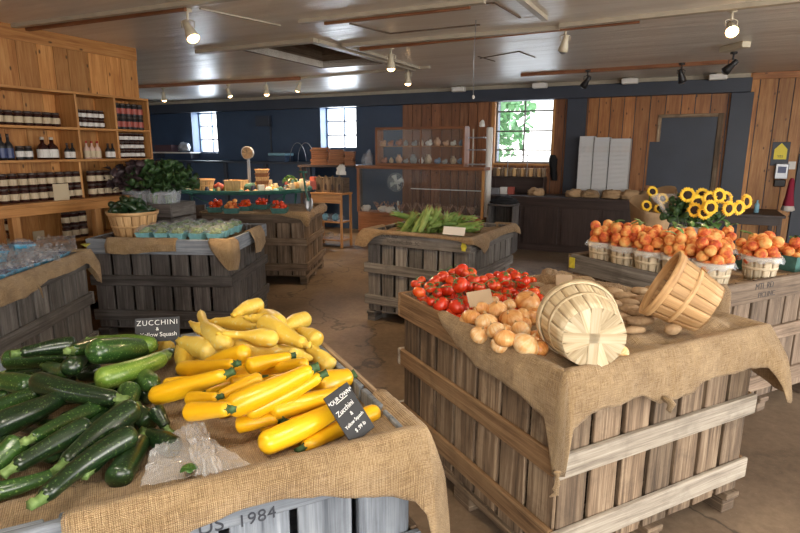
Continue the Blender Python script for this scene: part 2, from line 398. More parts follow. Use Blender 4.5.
def ordn(i): return ORD[i] if i < 20 else ['twenty','thirty','forty','fifty'][(i + 1) // 10 - 2] + ('-' + ORD[(i + 1) % 10 - 1] if (i + 1) % 10 else 'th')
def rank_labels(objs, pts, fmt, rows=1, rownames=None):
    """gives every thing of a heap its own label from the row and the place along the row it takes"""
    it = sorted(zip(objs, [proj(p) for p in pts]), key=lambda t: t[1][1])
    n = len(it); rows = max(1, min(rows, n)); k0 = 0
    names = (rownames if isinstance(rownames, list) else (rownames or {}).get(rows)) or {1: [''], 2: ['back', 'front'], 3: ['back', 'middle', 'front'], 4: ['rearmost', 'upper middle', 'lower middle', 'front'],
        5: ['rearmost', 'second', 'middle', 'fourth', 'front'], 6: ['rearmost', 'second', 'third', 'fourth', 'fifth', 'front']}[rows]
    for r in range(rows):
        k1 = round(n * (r + 1) / rows); row = sorted(it[k0:k1], key=lambda t: t[1][0]); k0 = k1
        for i, (o, _) in enumerate(row):
            place = 'leftmost' if i == 0 and len(row) > 1 else ('rightmost' if i == len(row) - 1 and len(row) > 1 else ordn(i) + ' from left')
            if len(row) == 1: place = 'only one'
            o['label'] = fmt.replace('@', o.get('look', '')).replace('#', place + (', ' + names[r] + ' row' if names[r] else '')).strip()
def Rz(a): return Matrix.Rotation(a, 3, 'Z')
def frame(o, x, z):
    """matrix with local x and z axes given"""
    x = V(x).normalized(); z = V(z).normalized(); y = z.cross(x).normalized(); z = x.cross(y)
    m = Matrix((( x.x, y.x, z.x, o[0]), (x.y, y.y, z.y, o[1]), (x.z, y.z, z.z, o[2]), (0, 0, 0, 1))); return m
# ================================================================== THE ROOM
WY = R(-26.6); WU = V((math.cos(WY), math.sin(WY), 0)); WN = V((-math.sin(WY), math.cos(WY), 0)); WP = V((2.25, 9.69, 0))
WR = Matrix.Rotation(WY, 3, 'Z')
def W(u, out=0, z=0): return WP + WU * u - WN * out + V((0, 0, z))
def Wc(px, py, out=0):
    p0 = W(0, out); d = ray(px, py); o = V((0, 0, CAM_H)); t = WN.dot(p0 - o) / WN.dot(d); p = o + d * t
    return (p - WP).dot(WU), p.z
def wb(mb, u0, u1, o0, o1, z0, z1, mi=0, axis=None, warp=0):
    mb.board(W((u0+u1)/2, (o0+o1)/2, (z0+z1)/2), (abs(u1-u0), abs(o1-o0), abs(z1-z0)), WR, mi, axis, warp)
LY = R(66); LU = V((math.cos(LY), math.sin(LY), 0)); LN = V((math.sin(LY), -math.cos(LY), 0)); LP = V((-3.47, 5.141, 0))
LR = Matrix.Rotation(LY, 3, 'Z')
def L(u, out=0, z=0): return LP + LU * u + LN * out + V((0, 0, z))
def Lc(px, py, out=0):
    p0 = L(0, out); d = ray(px, py); o = V((0, 0, CAM_H)); t = LN.dot(p0 - o) / LN.dot(d); p = o + d * t
    return (p - LP).dot(LU), p.z
def lb(mb, u0, u1, o0, o1, z0, z1, mi=0, axis=None, warp=0):
    mb.board(L((u0+u1)/2, (o0+o1)/2, (z0+z1)/2), (abs(u1-u0), abs(o1-o0), abs(z1-z0)), LR, mi, axis, warp)
CZ = 2.67
# floor: worn, trodden concrete
def floor_mat():
    m, nt, b = mat('worn_concrete_floor')
    c = coords(nt, 'Object'); f = noi(nt, c, 1.3, 7, .62, .4); g = noi(nt, c, 22, 5, .7)
    ff = math_(nt, 'ADD', math_(nt, 'MULTIPLY', f, .65), math_(nt, 'MULTIPLY', g, .35))
    col = ramp(nt, ff, [(.32, (.085, .058, .036)), (.5, (.175, .122, .080)), (.68, (.27, .20, .135))])
    vo = nd(nt, 'ShaderNodeTexVoronoi', Scale=.55, feature='DISTANCE_TO_EDGE'); mp = nt.nodes.new('ShaderNodeVectorMath'); mp.operation = 'ADD'
    lk(nt, c, mp.inputs[0]); nn = nd(nt, 'ShaderNodeTexNoise', Scale=2.5, Detail=5.0); lk(nt, c, nn.inputs[0]); lk(nt, nn.outputs[1], mp.inputs[1]); lk(nt, mp.outputs[0], vo.inputs[0])
    col = mixc(nt, ramp(nt, vo.outputs['Distance'], [(.004, (.7, .7, .7)), (.012, (0, 0, 0))]), col, (.04, .03, .022))
    sp = ramp(nt, noi(nt, c, 90, 2, .5), [(.66, (0, 0, 0)), (.72, (1, 1, 1))])
    col = mixc(nt, math_(nt, 'MULTIPLY', sp, .25), col, (.4, .34, .28))
    lk(nt, col, b.inputs['Base Color']); b.inputs['Roughness'].default_value = .55
    bump(nt, b, ff, .3, .01); return m
mb = MB(); wb(mb, -12, 9, -.3, 15, -.1, 0); struct(mb.build('floor', floor_mat()))
# outdoors ground
mb = MB(); mb.board((0, 5, -.16), (160, 160, .1)); struct(mb.build('ground', simple('gravel_yard', (.42, .40, .36), .95, vary=.2, vs=2)))
# ceiling with the open hatch
def ceil_mat():
    m, nt, b = mat('painted_ceiling_boards')
    c = coords(nt, 'Object', rot=(0, 0, -WY)); mp = nt.nodes.new('ShaderNodeMapping'); mp.inputs['Scale'].default_value = (.5, 5, 1); lk(nt, c, mp.inputs[0])
    f = noi(nt, mp.outputs[0], 1.0, 5, .6, .4); g = noi(nt, c, 14, 5, .6, .3)
    col = ramp(nt, f, [(.3, (.62, .57, .50)), (.7, (.80, .77, .70))]); lk(nt, col, b.inputs['Base Color'])
    b.inputs['Roughness'].default_value = .34; b.inputs['Specular IOR Level'].default_value = .5
    h = math_(nt, 'ADD', math_(nt, 'MULTIPLY', f, 1.0), math_(nt, 'MULTIPLY', g, .25)); bump(nt, b, h, .55, .03); return m
hc = [at(x, y, CZ) for x, y in ((205, 49), (312, 38), (385, 63), (300, 67))]
uo = lambda p: ((p - WP).dot(WU), -(p - WP).dot(WN))
hu0, hu1 = uo(hc[0])[0] + .35, uo(hc[1])[0] - .06; ho0, ho1 = uo(hc[2])[1], uo(hc[1])[1] - .08
mb = MB(); us = [-12, hu0, hu1, 9]; os_ = [-.3, ho0, ho1, 13.5]
for i in range(3):
    for j in range(3):
        if i == 1 and j == 1: continue
        wb(mb, us[i], us[i+1], os_[j], os_[j+1], CZ, CZ + .08)
struct(mb.build('ceiling', ceil_mat()))
mb = MB()
for a in ((hu0-.03, hu0, ho0, ho1), (hu1, hu1+.03, ho0, ho1), (hu0, hu1, ho0-.03, ho0), (hu0, hu1, ho1, ho1+.03)): wb(mb, *a, CZ - .005, CZ + .62)
wb(mb, hu0, hu1, ho0, ho1, CZ + .62, CZ + .66); struct(mb.build('trim_1', M['brown']))
mb = MB()
wb(mb, hu0-.5, hu1+.08, ho1, ho1+.09, CZ-.035, CZ); wb(mb, hu1, hu1+.09, ho0-.6, ho1, CZ-.034, CZ)
wb(mb, hu1+.16, hu1+.20, ho0-.5, ho1-.3, CZ-.03, CZ)
struct(mb.build('trim_2', M['oat']))
# ceiling battens: each a strip of its own
tn = [2]
def batten(p, q, w=.05, h=.03, m='oat', wpx=None):
    a, b = at(*p, CZ), at(*q, CZ); d = b - a; L_ = d.length; tn[0] += 1
    mb = MB(); mb.board((a + b) / 2 - V((0, 0, h / 2)), (L_, w, h), Matrix.Rotation(math.atan2(d.y, d.x), 3, 'Z'))
    return struct(mb.build('trim_%d' % tn[0], M[m] if isinstance(m, str) else m))
batten((-30, 30), (245, -6)); batten((26, 27), (185, 6), .03, .035, 'cherry')
batten((300, 20), (485, -1), .06, .03); batten((325, 20), (470, 3), .03, .04, 'cherry')
batten((345, 44), (560, 26), .07, .035); batten((560, 24), (830, -6), .07, .035); batten((360, 47), (640, 18), .025, .04, 'cherry')
batten((520, -4), (545, 17), .05, .03)
batten((430, 66), (300, 77), .03, .03, 'oat'); batten((300, 76.5), (135, 85.5), .035, .05, 'cherry')
batten((521, 73.5), (732, 59.5), .035, .045, 'cherry')
batten((200, 8), (280, 25), .02, .01, 'oat'); batten((350, 23), (390, 33), .02, .01, 'brown'); batten((390, 33), (480, 24), .02, .01, 'brown')
batten((480, 58), (520, 51), .01, .008, 'brown'); batten((518, 51), (535, 57), .01, .008, 'brown'); batten((478, 56), (495, 61), .01, .008, 'brown')
batten((470, 4), (495, 2), .015, .01, 'brown'); batten((495, 2), (520, 17), .015, .01, 'brown')
# back wall: masonry with three window openings
w1u0, w1z1 = Wc(191, 112.5); w1u1, w1z0 = Wc(219, 153)
w2u0, w2z1 = Wc(320, 107); w2u1, w2z0 = Wc(357, 149)
w3u0, w3z1 = Wc(496, 100); w3u1, w3z0 = Wc(551, 165); w3z0 = 1.36
wins = [(w1u0, w1u1, w1z0, w1z1), (w2u0, w2u1, w2z0, w2z1), (w3u0, w3u1, w3z0, w3z1)]
uw = Wc(403, 110)[0]
def wallrun(mb, u0, u1, o0, o1, zt=CZ):
    cuts = [w for w in wins if w[0] > u0 and w[1] < u1]; x = u0
    for w in cuts:
        wb(mb, x, w[0], o0, o1, 0, zt); wb(mb, w[0], w[1], o0, o1, 0, w[2]); wb(mb, w[0], w[1], o0, o1, w[3], zt); x = w[1]
    wb(mb, x, u1, o0, o1, 0, zt)
mb = MB(); wallrun(mb, -12, 9, -.3, 0); struct(mb.build('wall_back', M['bluepaint']))
# wood paneling right of the blue part
tn[0] += 1; mb = MB(); x = uw
pl1, pl2 = Wc(567, 130)[0], Wc(586, 130)[0]; qr1, qr2 = Wc(727, 130)[0], Wc(749, 130)[0]
while x < 6.4:
    w_ = .15 + rnd() * .07
    x2 = x + w_
    mi = 0 if x < pl1 else (1 if x < qr1 else 2)
    segs = [(0, CZ - .0)]
    for w in wins:
        if x2 > w[0] - .02 and x < w[1] + .02:
            if x < w[0] - .03: x2 = w[0]
            elif x < w[1] - .03: x2 = min(x2, w[1]); segs = [(0, w[2]), (w[3], CZ)]
    for z0, z1 in segs: wb(mb, x + .006, x2 - .006, 0, .02 + rnd() * .006, z0, z1, mi, 2)
    x = x2
struct(mb.build('trim_%d' % tn[0], [M['cherryp'] if 'cherryp' in M else M['pineorange'], M['pineorange'], M['pine']]))
def wtrim(u0, u1, o0, o1, z0, z1, m):
    tn[0] += 1; mb = MB(); wb(mb, u0, u1, o0, o1, z0, z1); return struct(bev(mb.build('trim_%d' % tn[0], M[m]), .004))
zb0 = 2.405; wtrim(-12, Wc(751, 85)[0], 0, .16, zb0, 2.60, 'bluepaint2')
wtrim(-12, Wc(750, 80)[0], 0, .06, 2.60, CZ, 'oat'); wtrim(Wc(751, 85)[0], 6.4, 0, .05, 2.58, CZ, 'pineorange')
wtrim(pl1, pl2, 0, .09, 0, zb0, 'bluepaint2'); wtrim(qr1, qr2, 0, .09, 0, zb0, 'bluepaint2')
wtrim(Wc(795, 180)[0], 4.6, 0, .05, 0, 1.55, 'bluepaint2')
# boarded up window
b0, bz1 = Wc(662, 118); b1, _ = Wc(718, 118)
tn[0] += 1; mb = MB(); wb(mb, b0, b1, .02, .035, .95, bz1); wb(mb, b0 - .14, b0 + .02, .022, .034, 1.05, 1.72)
struct(mb.build('trim_%d' % tn[0], M['bluepaint2']))
for a in ((b0 - .05, b0, 1.72, bz1), (b1, b1 + .07, .95, bz1 + .05), (b0 - .05, b1, bz1, bz1 + .05)): wtrim(a[0], a[1], .02, .055, a[2], a[3], 'tan')
# windows
def window(n, u0, u1, z0, z1, depth, fm, nx, nz, zs=None):
    fr = empty('window_%d' % n, W(u0, -depth, z0)); fr['kind'] = 'structure'
    mb = MB()
    def loc(a, b, c, d, o0, o1): wb(mb, a, b, -depth + o0, -depth + o1, c, d)
    t = .03
    loc(u0, u0+t, z0, z1, 0, .05); loc(u1-t, u1, z0, z1, 0, .05); loc(u0, u1, z1-t, z1, 0, .05); loc(u0, u1, z0, z0+t, 0, .06)
    for i in range(1, nx): x = u0 + (u1-u0)*i/nx; loc(x-.011, x+.011, z0, z1, .005, .035)
    for z in (zs or [z0 + (z1-z0)*i/nz for i in range(1, nz)]): loc(u0, u1, z-.012, z+.012, .008, .038)
    o = mb.build('window_frame', M[fm]); o.parent = fr; o.matrix_parent_inverse = Matrix.Translation(-fr.location)
    mb = MB(); wb(mb, u0, u1, -depth + .018, -depth + .022, z0, z1); o = mb.build('pane', M['pane']); o.parent = fr; o.matrix_parent_inverse = Matrix.Translation(-fr.location)
window(1, *wins[0], .26, 'bluewin', 2, 3); window(2, *wins[1], .26, 'bluewin', 2, 3)
window(3, *wins[2], .10, 'gray', 2, 4, [Wc(520, 111)[1], Wc(520, 131)[1], Wc(520, 150)[1]])
for n, w in ((0, 'bluewin'), (1, 'bluewin')):
    tn[0] += 1; mb = MB(); a = wins[n]
    wb(mb, a[0]-.01, a[0]+.006, -.25, .012, a[2], a[3]); wb(mb, a[1]-.006, a[1]+.01, -.25, .012, a[2], a[3]); wb(mb, a[0], a[1], -.25, .03, a[2]-.02, a[2]+.005); wb(mb, a[0], a[1], -.25, .012, a[3]-.005, a[3]+.01)
    struct(mb.build('trim_%d' % tn[0], M[w]))
tn[0] += 1; mb = MB(); a = wins[2]
wb(mb, a[0]-.06, a[0]+.004, -.08, .03, a[2]-.12, a[3]); wb(mb, a[1]-.004, a[1]+.03, -.08, .03, a[2], a[3]); wb(mb, a[0], a[1], -.08, .05, a[2]-.03, a[2]+.003)
struct(mb.build('trim_%d' % tn[0], M['shelf']))
# right wall stops at the wide doorway; left partition behind the shelves
mb = MB(); wb(mb, 6.4, 6.5, -.3, 3.2, 0, CZ); struct(mb.build('wall_right', M['pine']))
mb = MB(); mb.board((-5.6, -3.2, CZ / 2), (9.6, .1, CZ)); struct(mb.build('wall_front_blocker', M['pine']))  # unseen stretch of wall, added to cut the light on left-facing sides
mb = MB(); wb(mb, -12.1, -12, -.3, 12, 0, CZ); struct(mb.build('wall_left', M['bluepaint']))
pe = Lc(138, 80)[0]
mb = MB(); x = pe
while x > -9:
    w_ = .13 + rnd() * .1; x2 = x - w_; lb(mb, x2 + .002, x - .002, -.02 - rnd()*.004, 0, 0, CZ - .12, 0, 2); x = x2
lb(mb, -9, pe, -.06, -.025, 0, CZ); lb(mb, -9, pe + .001, -.03, .012, CZ - .13, CZ)
struct(mb.build('wall_partition', M['pine']))
# outdoors: a tree seen through the third window
tr = empty('leafy_tree', W(-3.7, -7.5, 0), 0, 'leafy green tree standing outside the pale framed window', 'tree')
mb = MB(); mb.tube([(0, 0, -.1), (.05, 0, 1.5), (-.05, .1, 3.2)], [.16, .13, .07], 10); mb.build('trunk', M['bark'], tr)
mb = MB()
for i in range(1700):
    d = V((random.gauss(0, 1), random.gauss(0, 1), random.gauss(0, 1))).normalized() * (.5 + .6 * rnd()); p = V((d.x * 1.7, d.y * 1.3, 2.7 + d.z * 1.7))
    a = V((rnd()-.5, rnd()-.5, rnd()-.5)).normalized() * .17; b = V((rnd()-.5, rnd()-.5, rnd()-.5)).normalized() * .12
    mb.poly([p - a, p + b, p + a, p - b])
mb.build('foliage', M['treeleaf'], tr)
# ------------------------------------------------------------------ shelf unit on the partition
so = .28
ue = Lc(151, 130, so)[0]; ud1 = Lc(77, 120, so)[0]; ud2 = Lc(115.5, 120, so)[0]; us0 = -2.2
zt = Lc(0, 84, so)[1]; z2_ = Lc(0, 124.5, so)[1]; z3_ = Lc(0, 160.5, so)[1]; zc = Lc(0, 206, so + .1)[1]
sh = empty('shelving_unit', L(-.3, 0, 0), 0, 'tall honey-coloured pine shelving unit full of jars along the left wall', 'shelf')
def spart(name, boards, m='shelf'):
    mb = MB()
    for b_ in boards: lb(mb, *b_)
    o = mb.build(name, M[m]); o.parent = sh; o.matrix_parent_inverse = Matrix.Translation(-sh.location); return bev(o, .003)
T_ = .022
spart('top_board', [(us0, ue, .002, so, zt - T_, zt)]); spart('shelf', [(us0, ue, .002, so, z2_ - T_, z2_)]); spart('shelf', [(us0, ue, .002, so, z3_ - T_, z3_)])
spart('counter_top', [(us0, ue, .002, so + .12, zc - .035, zc)]); spart('counter_apron', [(us0, ue - .02, so + .06, so + .09, zc - .11, zc - .036)])
spart('side_panel', [(ue - T_, ue, .002, so, zc + .001, zt - T_ - .001)]); spart('side_panel', [(ue - T_, ue, .002, so + .08, 0, zc - .036)])
for u_ in (ud1, ud2): spart('divider', [(u_, u_ + T_, .002, so, z3_ + .001, zt - T_ - .001)])
u_ = Lc(81, 180, so)[0]; spart('divider', [(u_, u_ + T_, .002, so, zc + .001, z3_ - T_ - .001)])
for px in (17, 100):
    u_ = Lc(px, 225, so + .06)[0]; spart('post', [(u_ - .035, u_ + .035, so - .01, so + .058, 0, zc - .037)])
zl = Lc(72, 238, .20)[1]
spart('lower_shelf', [(us0, ue - .03, .002, so - .012, zl - .03, zl)]); spart('lower_shelf', [(us0, ue - .03, .002, so - .012, .1, .13)])
# ================================================================== HARVEST BIN CRATES
RIM = .87
class Crate:
    def __init__(s, corner, which, yaw, Lx, Wy, look, mats, H=RIM):
        """corner: world xy of the front corner ('FL' or 'FR' or 'BR'); mats: side, rail front, rail side, top"""
        s.yaw = R(yaw); s.u = V((math.cos(s.yaw), math.sin(s.yaw), 0)); s.v = V((-s.u.y, s.u.x, 0)); s.hx, s.hy, s.H = Lx/2, Wy/2, H
        sx = 1 if 'L' in which else -1; sy = 1 if 'F' in which else -1
        c = V((corner[0], corner[1], 0)) + s.u * (sx * s.hx) + s.v * (sy * s.hy); s.c = c; s.FLc = c - s.u*s.hx - s.v*s.hy
        s.root = empty('harvest_crate', c, s.yaw, look, 'crate', 'weathered wooden harvest crates')
        hx, hy = s.hx, s.hy; side, railf, rails, top = mats[:4]; tops = mats[4] if len(mats) > 4 else top
        t = .022; z0 = .11
        def slats(ax, sg):
            mb = MB(); n = 7; Lh = (hx if ax == 0 else hy) - t; w = 2 * Lh / n
            for i in range(n):
                a = -Lh + w * (i + .5); ww = w - .018 - rnd() * .008; off = (hy if ax == 0 else hx) - t - .011
                c_ = (a, sg * off, (z0 + H - .002) / 2) if ax == 0 else (sg * off, a, (z0 + H - .002) / 2)
                sz = (ww, .02, H - z0 - .004) if ax == 0 else (.02, ww, H - z0 - .004)
                mb.board(c_, sz, None, 0, 2, .0022)
            return bev(mb.build('slatted_side', M[side], s.root), .003)
        for ax in (0, 1):
            for sg in (-1, 1): slats(ax, sg)
        for sx_ in (-1, 1):
            for sy_ in (-1, 1):
                mb = MB(); mb.board((sx_ * (hx - .078), sy_ * (hy - .078), (z0 + H - .03) / 2), (.065, .065, H - z0 - .034), None, 0, 2); mb.build('corner_post', M[side], s.root)
        def rail(name, ax, sg, za, zb, m, ext=.0):
            mb = MB()
            if ax == 0: mb.board((0, sg * (hy - t/2), (za+zb)/2), (2*hx + ext, t, zb - za), None, 0, 0, .002)
            else: mb.board((sg * (hx - t/2), 0, (za+zb)/2), (t, 2*hy - 2*t - .004, zb - za), None, 0, 1, .002)
            return bev(mb.build(name, m if not isinstance(m, str) else M[m], s.root), .004)
        for ax in (0, 1):
            for sg in (-1, 1):
                m = railf if ax == 0 else rails
                rail('rail', ax, sg, .475, .565, m); rail('rail', ax, sg, .17, .262, m); rail('top_board', ax, sg, H - .125, H, top if ax == 0 else tops)
        mb = MB()
        for i in range(6):
            a = -hy + .05 + (2*hy - .1) * (i + .5) / 6; mb.board((0, a, z0 - .008), (2*hx - .05, .17, .015), None, 0, 0)
        mb.build('floor_board', M[side], s.root)
        for x_ in (-hx + .06, 0, hx - .06):
            mb = MB()
            mb.board((x_, 0, .082), (.09, 2*hy - .02, .03), None, 0, 1)
            for y_ in (-hy + .09, 0, hy - .09): mb.board((x_, y_, .034), (.085, .13, .068), None, 0, 1, .002)
            bev(mb.build('skid', M[side], s.root), .004)
    def w(s, x, y, z=0): return s.FLc + s.u * x + s.v * y + V((0, 0, z))     # from the front left corner
    def xy(s, p): d = V(p) - s.FLc; return d.dot(s.u), d.dot(s.v)
def lerp_tab(tab, x):
    if x <= tab[0][0]: return tab[0][1]
    for (a, b), (c, d) in zip(tab, tab[1:]):
        if x <= c: return b + (d - b) * (x - a) / max(1e-6, c - a)
    return tab[-1][1]
def fold(x, y, z=0, f=9): return noise.noise(V((x * f, y * f, z)))
def drape(cr, name, label, hin, tab, m, flare=None, group=None, seed=0, amp=.012, inset=.045, region=None, rip=1.0):
    hx, hy, H = cr.hx, cr.hy, cr.H
    per = []; ns = 46; nc = 10
    cs = [(-hx, -hy), (hx, -hy), (hx, hy), (-hx, hy)]; ns_ = [(0, -1), (1, 0), (0, 1), (-1, 0)]
    for sd in range(4):
        a, b = V(cs[sd]), V(cs[(sd + 1) % 4]); nn = V(ns_[sd]); n2 = V(ns_[(sd + 1) % 4])
        for i in range(ns): t = i / (ns - 1) ; per.append((a.lerp(b, t), nn, sd + .002 + .996 * t))
        for i in range(1, nc): t = i / nc; per.append((b.copy(), (nn * math.cos(t*math.pi/2) + n2 * math.sin(t*math.pi/2)), float(sd + 1)))
    dep = [lerp_tab(tab, p[2]) for p in per]
    if tab[0][0] == 0: dep = [lerp_tab(tab, p[2] if p[2] < 4 else 0) for p in per]
    fl = [lerp_tab(flare, p[2] % 4) if flare else .0 for p in per]
    per.append(per[0]); dep.append(dep[0]); fl.append(fl[0])
    rows = []; uvs = []; nin = 40; K = 14
    for k in range(1, nin + 1):
        f = k / nin; row = []; uv = []
        for (p, n, s_) in per:
            q = V((p.x * (1 - inset / hx), p.y * (1 - inset / hy))) * f
            w = fold(q.x, q.y, seed, 6) * amp + abs(fold(q.x + 3, q.y, seed + 5, 11)) * amp * .8 + fold(q.x, q.y, seed + 9, 28) * amp * .25
            row.append((q.x, q.y, hin(q.x + hx, q.y + hy) + w)); uv.append((q.x, q.y))
        rows.append(row); uvs.append(uv)
    def rimrow(off, z):
        row = []; uv = []
        for j, (p, n, s_) in enumerate(per):
            q = p + n * off
            if off < 0: q = V((p.x * (1 + off / hx), p.y * (1 + off / hy)))
            if dep[j] <= 0: row.append(rows[nin - 1][j])
            else: row.append((q.x, q.y, z + .004 * abs(noise.noise(V((s_ * 30, off * 40, seed))))))
            uv.append((q.x, q.y))
        rows.append(row); uvs.append(uv)
    rimrow(-.022, H + .007); rimrow(-.006, H + .011); rimrow(.008, H + .008); 
    for k in range(1, K + 1):
        row = []; uv = []
        for j, (p, n, s_) in enumerate(per):
            if dep[j] <= 0: row.append(rows[nin - 1][j]); uv.append(uvs[nin - 1][j]); continue
            t = k / K; hem = dep[j] * (1 + .06 * noise.noise(V((s_ * 23, 1.3, seed)))); d = hem * t
            ln = s_ * (hx + hy)
            rp = (noise.noise(V((ln * 7, seed, d * 2.5))) * .5 + .5) * .032 + (noise.noise(V((ln * 19, seed + 7, d * 4))) * .5 + .5) * .014
            off = .010 + min(1, t * 2.5) * rp * rip * min(1, dep[j] / .1) + fl[j] * t ** .8 + .004 * math.sin(t * 3.1)
            q = p + n * off; row.append((q.x, q.y, H + .006 - d)); uv.append((q.x + n.x * d, q.y + n.y * d))
        rows.append(row); uvs.append(uv)
    mb = MB(); b0 = 0
    for r_ in rows: mb.v += [V(p) for p in r_]
    nc_ = len(per); c0 = len(mb.v); mb.v.append(V((0, 0, hin(hx, hy))))
    for j in range(nc_ - 1): mb.face([c0, j, j + 1], [(0, 0), uvs[0][j], uvs[0][j+1]], 0, True)
    for i in range(len(rows) - 1):
        for j in range(nc_ - 1):
            if i >= nin - 1 and (dep[j] <= 0 or dep[j+1] <= 0): continue
            ids = [i*nc_ + j, (i+1)*nc_ + j, (i+1)*nc_ + j + 1, i*nc_ + j + 1]
            if (mb.v[ids[0]] - mb.v[ids[3]]).length < 1e-7 and (mb.v[ids[1]] - mb.v[ids[2]]).length < 1e-7: continue
            mb.face(ids, [uvs[i][j], uvs[i+1][j], uvs[i+1][j+1], uvs[i][j+1]], 0, True)
    o = mb.build(name, m); o.location = cr.c; o.rotation_euler = (0, 0, cr.yaw)
    bm = bmesh.new(); bm.from_mesh(o.data); bmesh.ops.remove_doubles(bm, verts=bm.verts, dist=1e-5); bm.to_mesh(o.data); bm.free()
    solid(o, .003, 1); tag(o, label, 'burlap', group); return o
def ss(a, b, x): t = max(0, min(1, (x - a) / (b - a))); return t * t * (3 - 2 * t)
A = Crate((.545, 1.722), 'FL', 27.1, 1.13, 1.22, 'brown slatted crate holding the tomatoes, onions and tipped baskets', ('tan', 'pale', 'amber', 'amber'))
B = Crate((.0626, 1.353), 'FR', 27.1, 1.2, 1.12, 'nearest crate with a blue-gray front board, holding zucchini and yellow squash', ('bluegray', 'bluegray', 'tan', 'bluegray', 'tan'))
Cc = Crate((-2.27, 3.99), 'BR', 2.9, 1.15, 1.2, 'gray slatted crate at the left edge holding bagged berry cartons', ('gray', 'gray', 'gray', 'gray'))
D = Crate((-2.60, 4.53), 'FL', -3.2, 1.21, 1.04, 'dark gray slatted crate holding a bushel basket and pint cartons of greens', ('darkgray', 'darkgray', 'darkgray', 'bluegray'))
Ec = Crate((-1.10, 6.47), 'FR', -3.2, 1.25, 1.1, 'dark brown slatted crate holding quarts of tomatoes, behind the crate of greens', ('brown', 'brown', 'brown', 'brown'))
G = Crate((-.337, 5.088), 'FL', -30.4, 1.07, 1.10, 'gray slatted crate in the centre of the room heaped with corn', ('gray', 'gray', 'gray', 'gray'))
Hc = Crate((1.726, 2.913), 'FL', 27.1, 1.22, 1.13, 'gray-brown slatted crate holding the baskets of peaches', ('brown', 'brown', 'gray', 'brown', 'gray'))
# stencilled writing on boards
def on_board(cr, side, x, z, out=.001):
    """matrix in crate space of a text plane on the front (0) or right (1) board"""
    if side == 0: return Matrix.Translation((x - cr.hx, -cr.hy - out, z)) @ Matrix.Rotation(R(90), 4, 'X')
    return Matrix.Translation((cr.hx + out, x - cr.hy, z)) @ Matrix.Rotation(R(90), 4, 'Z') @ Matrix.Rotation(R(90), 4, 'X')
text('stencil_lettering', '1984', .044, M['ink'], B.root, on_board(B, 0, B.hx*2 - .445, .756), space=1.05)
text('stencil_lettering', 'US', .050, M['ink'], B.root, on_board(B, 0, B.hx*2 - .548, .766))
text('stencil_lettering', 'FOR RD', .05, M['inkf'], G.root, on_board(G, 0, .28, .835)); text('stencil_lettering', 'IICHLINC  BW  3C', .042, M['inkf'], G.root, on_board(G, 0, .42, .785))
text('stencil_lettering', 'MTI  RD', .05, M['inkf'], Hc.root, on_board(Hc, 0, .42, .835)); text('stencil_lettering', 'PICLINC', .045, M['inkf'], Hc.root, on_board(Hc, 0, .45, .782))
def ytag(cr, x, side):
    mb = MB(); mb.lathe([(.001, .004), (.022, .004), (.027, .002), (.027, 0)], Matrix.Translation((0, 0, 0)), 12, smooth=False)
    mb.box((0, 0, .003), (.036, .072, .004)); o = mb.build('yellow_tag', M['yellowtag'], cr.root); o.matrix_local = on_board(cr, side, x, .80, .001); o['label'] = 'yellow painted mark'
ytag(G, 1.01, 0); ytag(Hc, .04, 0)
mb = MB(); mb.box((0, 0, 0), (.006, .05, .075)); o = mb.build('yellow_tag', M['yellowtag'], Hc.root, (-Hc.hx - .001, Hc.hy - .04, .81)); o['label'] = 'yellow painted mark'
# ------------------------------------------------------------------ burlap
def hA(x, y):
    z = .845 + .017 * ss(.5, .75, x) + .012 * fold(x, y, 3, 3)
    z += .016 * max(0, abs(fold(x * .6 + y * .9, y * .5 - x * .3, 41, 7)) - .12) * 4 * (1 if x > .45 else .3)
    if x < .75 and y > .35: z -= .045 * min(1, (y - .35) / .2) * min(1, (.75 - x) / .15)
    return z
bA = drape(A, 'burlap_cloth', 'tan burlap cloth draped over the tomato and onion crate, knotted at its corner', hA,
    [(0, .37), (.02, .20), (.10, .15), (.22, .15), (.30, .135), (.40, .19), (.44, .185), (.55, .18), (.60, .15), (.68, .155), (.86, .145), (.93, .15), (.97, .20), (1, .30), (1.08, .24), (1.15, .16), (1.3, .07), (1.6, .05), (1.68, 0), (3.35, 0), (3.40, .05), (3.5, .09), (3.65, .13), (3.78, .125), (3.87, .14), (3.96, .19), (4, .36)],
    M['burlap'], [(0, .0), (.9, 0), (1, .075), (1.1, .04), (1.2, 0), (4, 0)], seed=2, amp=.028)
def hB(x, y):
    z = .825
    if y < .18: z = .845
    return z + .01 * fold(x, y, 8, 4)
bB = drape(B, 'burlap_cloth', 'coarse tan burlap lining the nearest crate and folded over its front corner', hB,
    [(.30, 0), (.31, .17), (.44, .15), (.50, .085), (.58, .07), (.62, .07), (.72, .085), (.82, .12), (.92, .155), (.97, .17), (1, .34), (1.04, .28), (1.10, .14), (1.17, .08), (1.22, .03), (1.24, 0), (4, 0)],
    M['burlap'], [(0, 0), (.9, 0), (1, .05), (1.1, .03), (1.2, 0), (4, 0)], seed=5, amp=.010, rip=.8)
drape(Cc, 'burlap_cloth', 'tan burlap hanging over the edge of the berry crate', lambda x, y: .80,
    [(0, 0), (1, 0), (1.02, .12), (1.3, .13), (1.5, .08), (1.75, .09), (1.9, .07), (1.97, .18), (2, .25), (2.06, .14), (2.1, 0), (4, 0)], M['burlap'], [(0, 0), (1.9, .01), (2, .015), (2.1, .01), (4, 0)], seed=11)
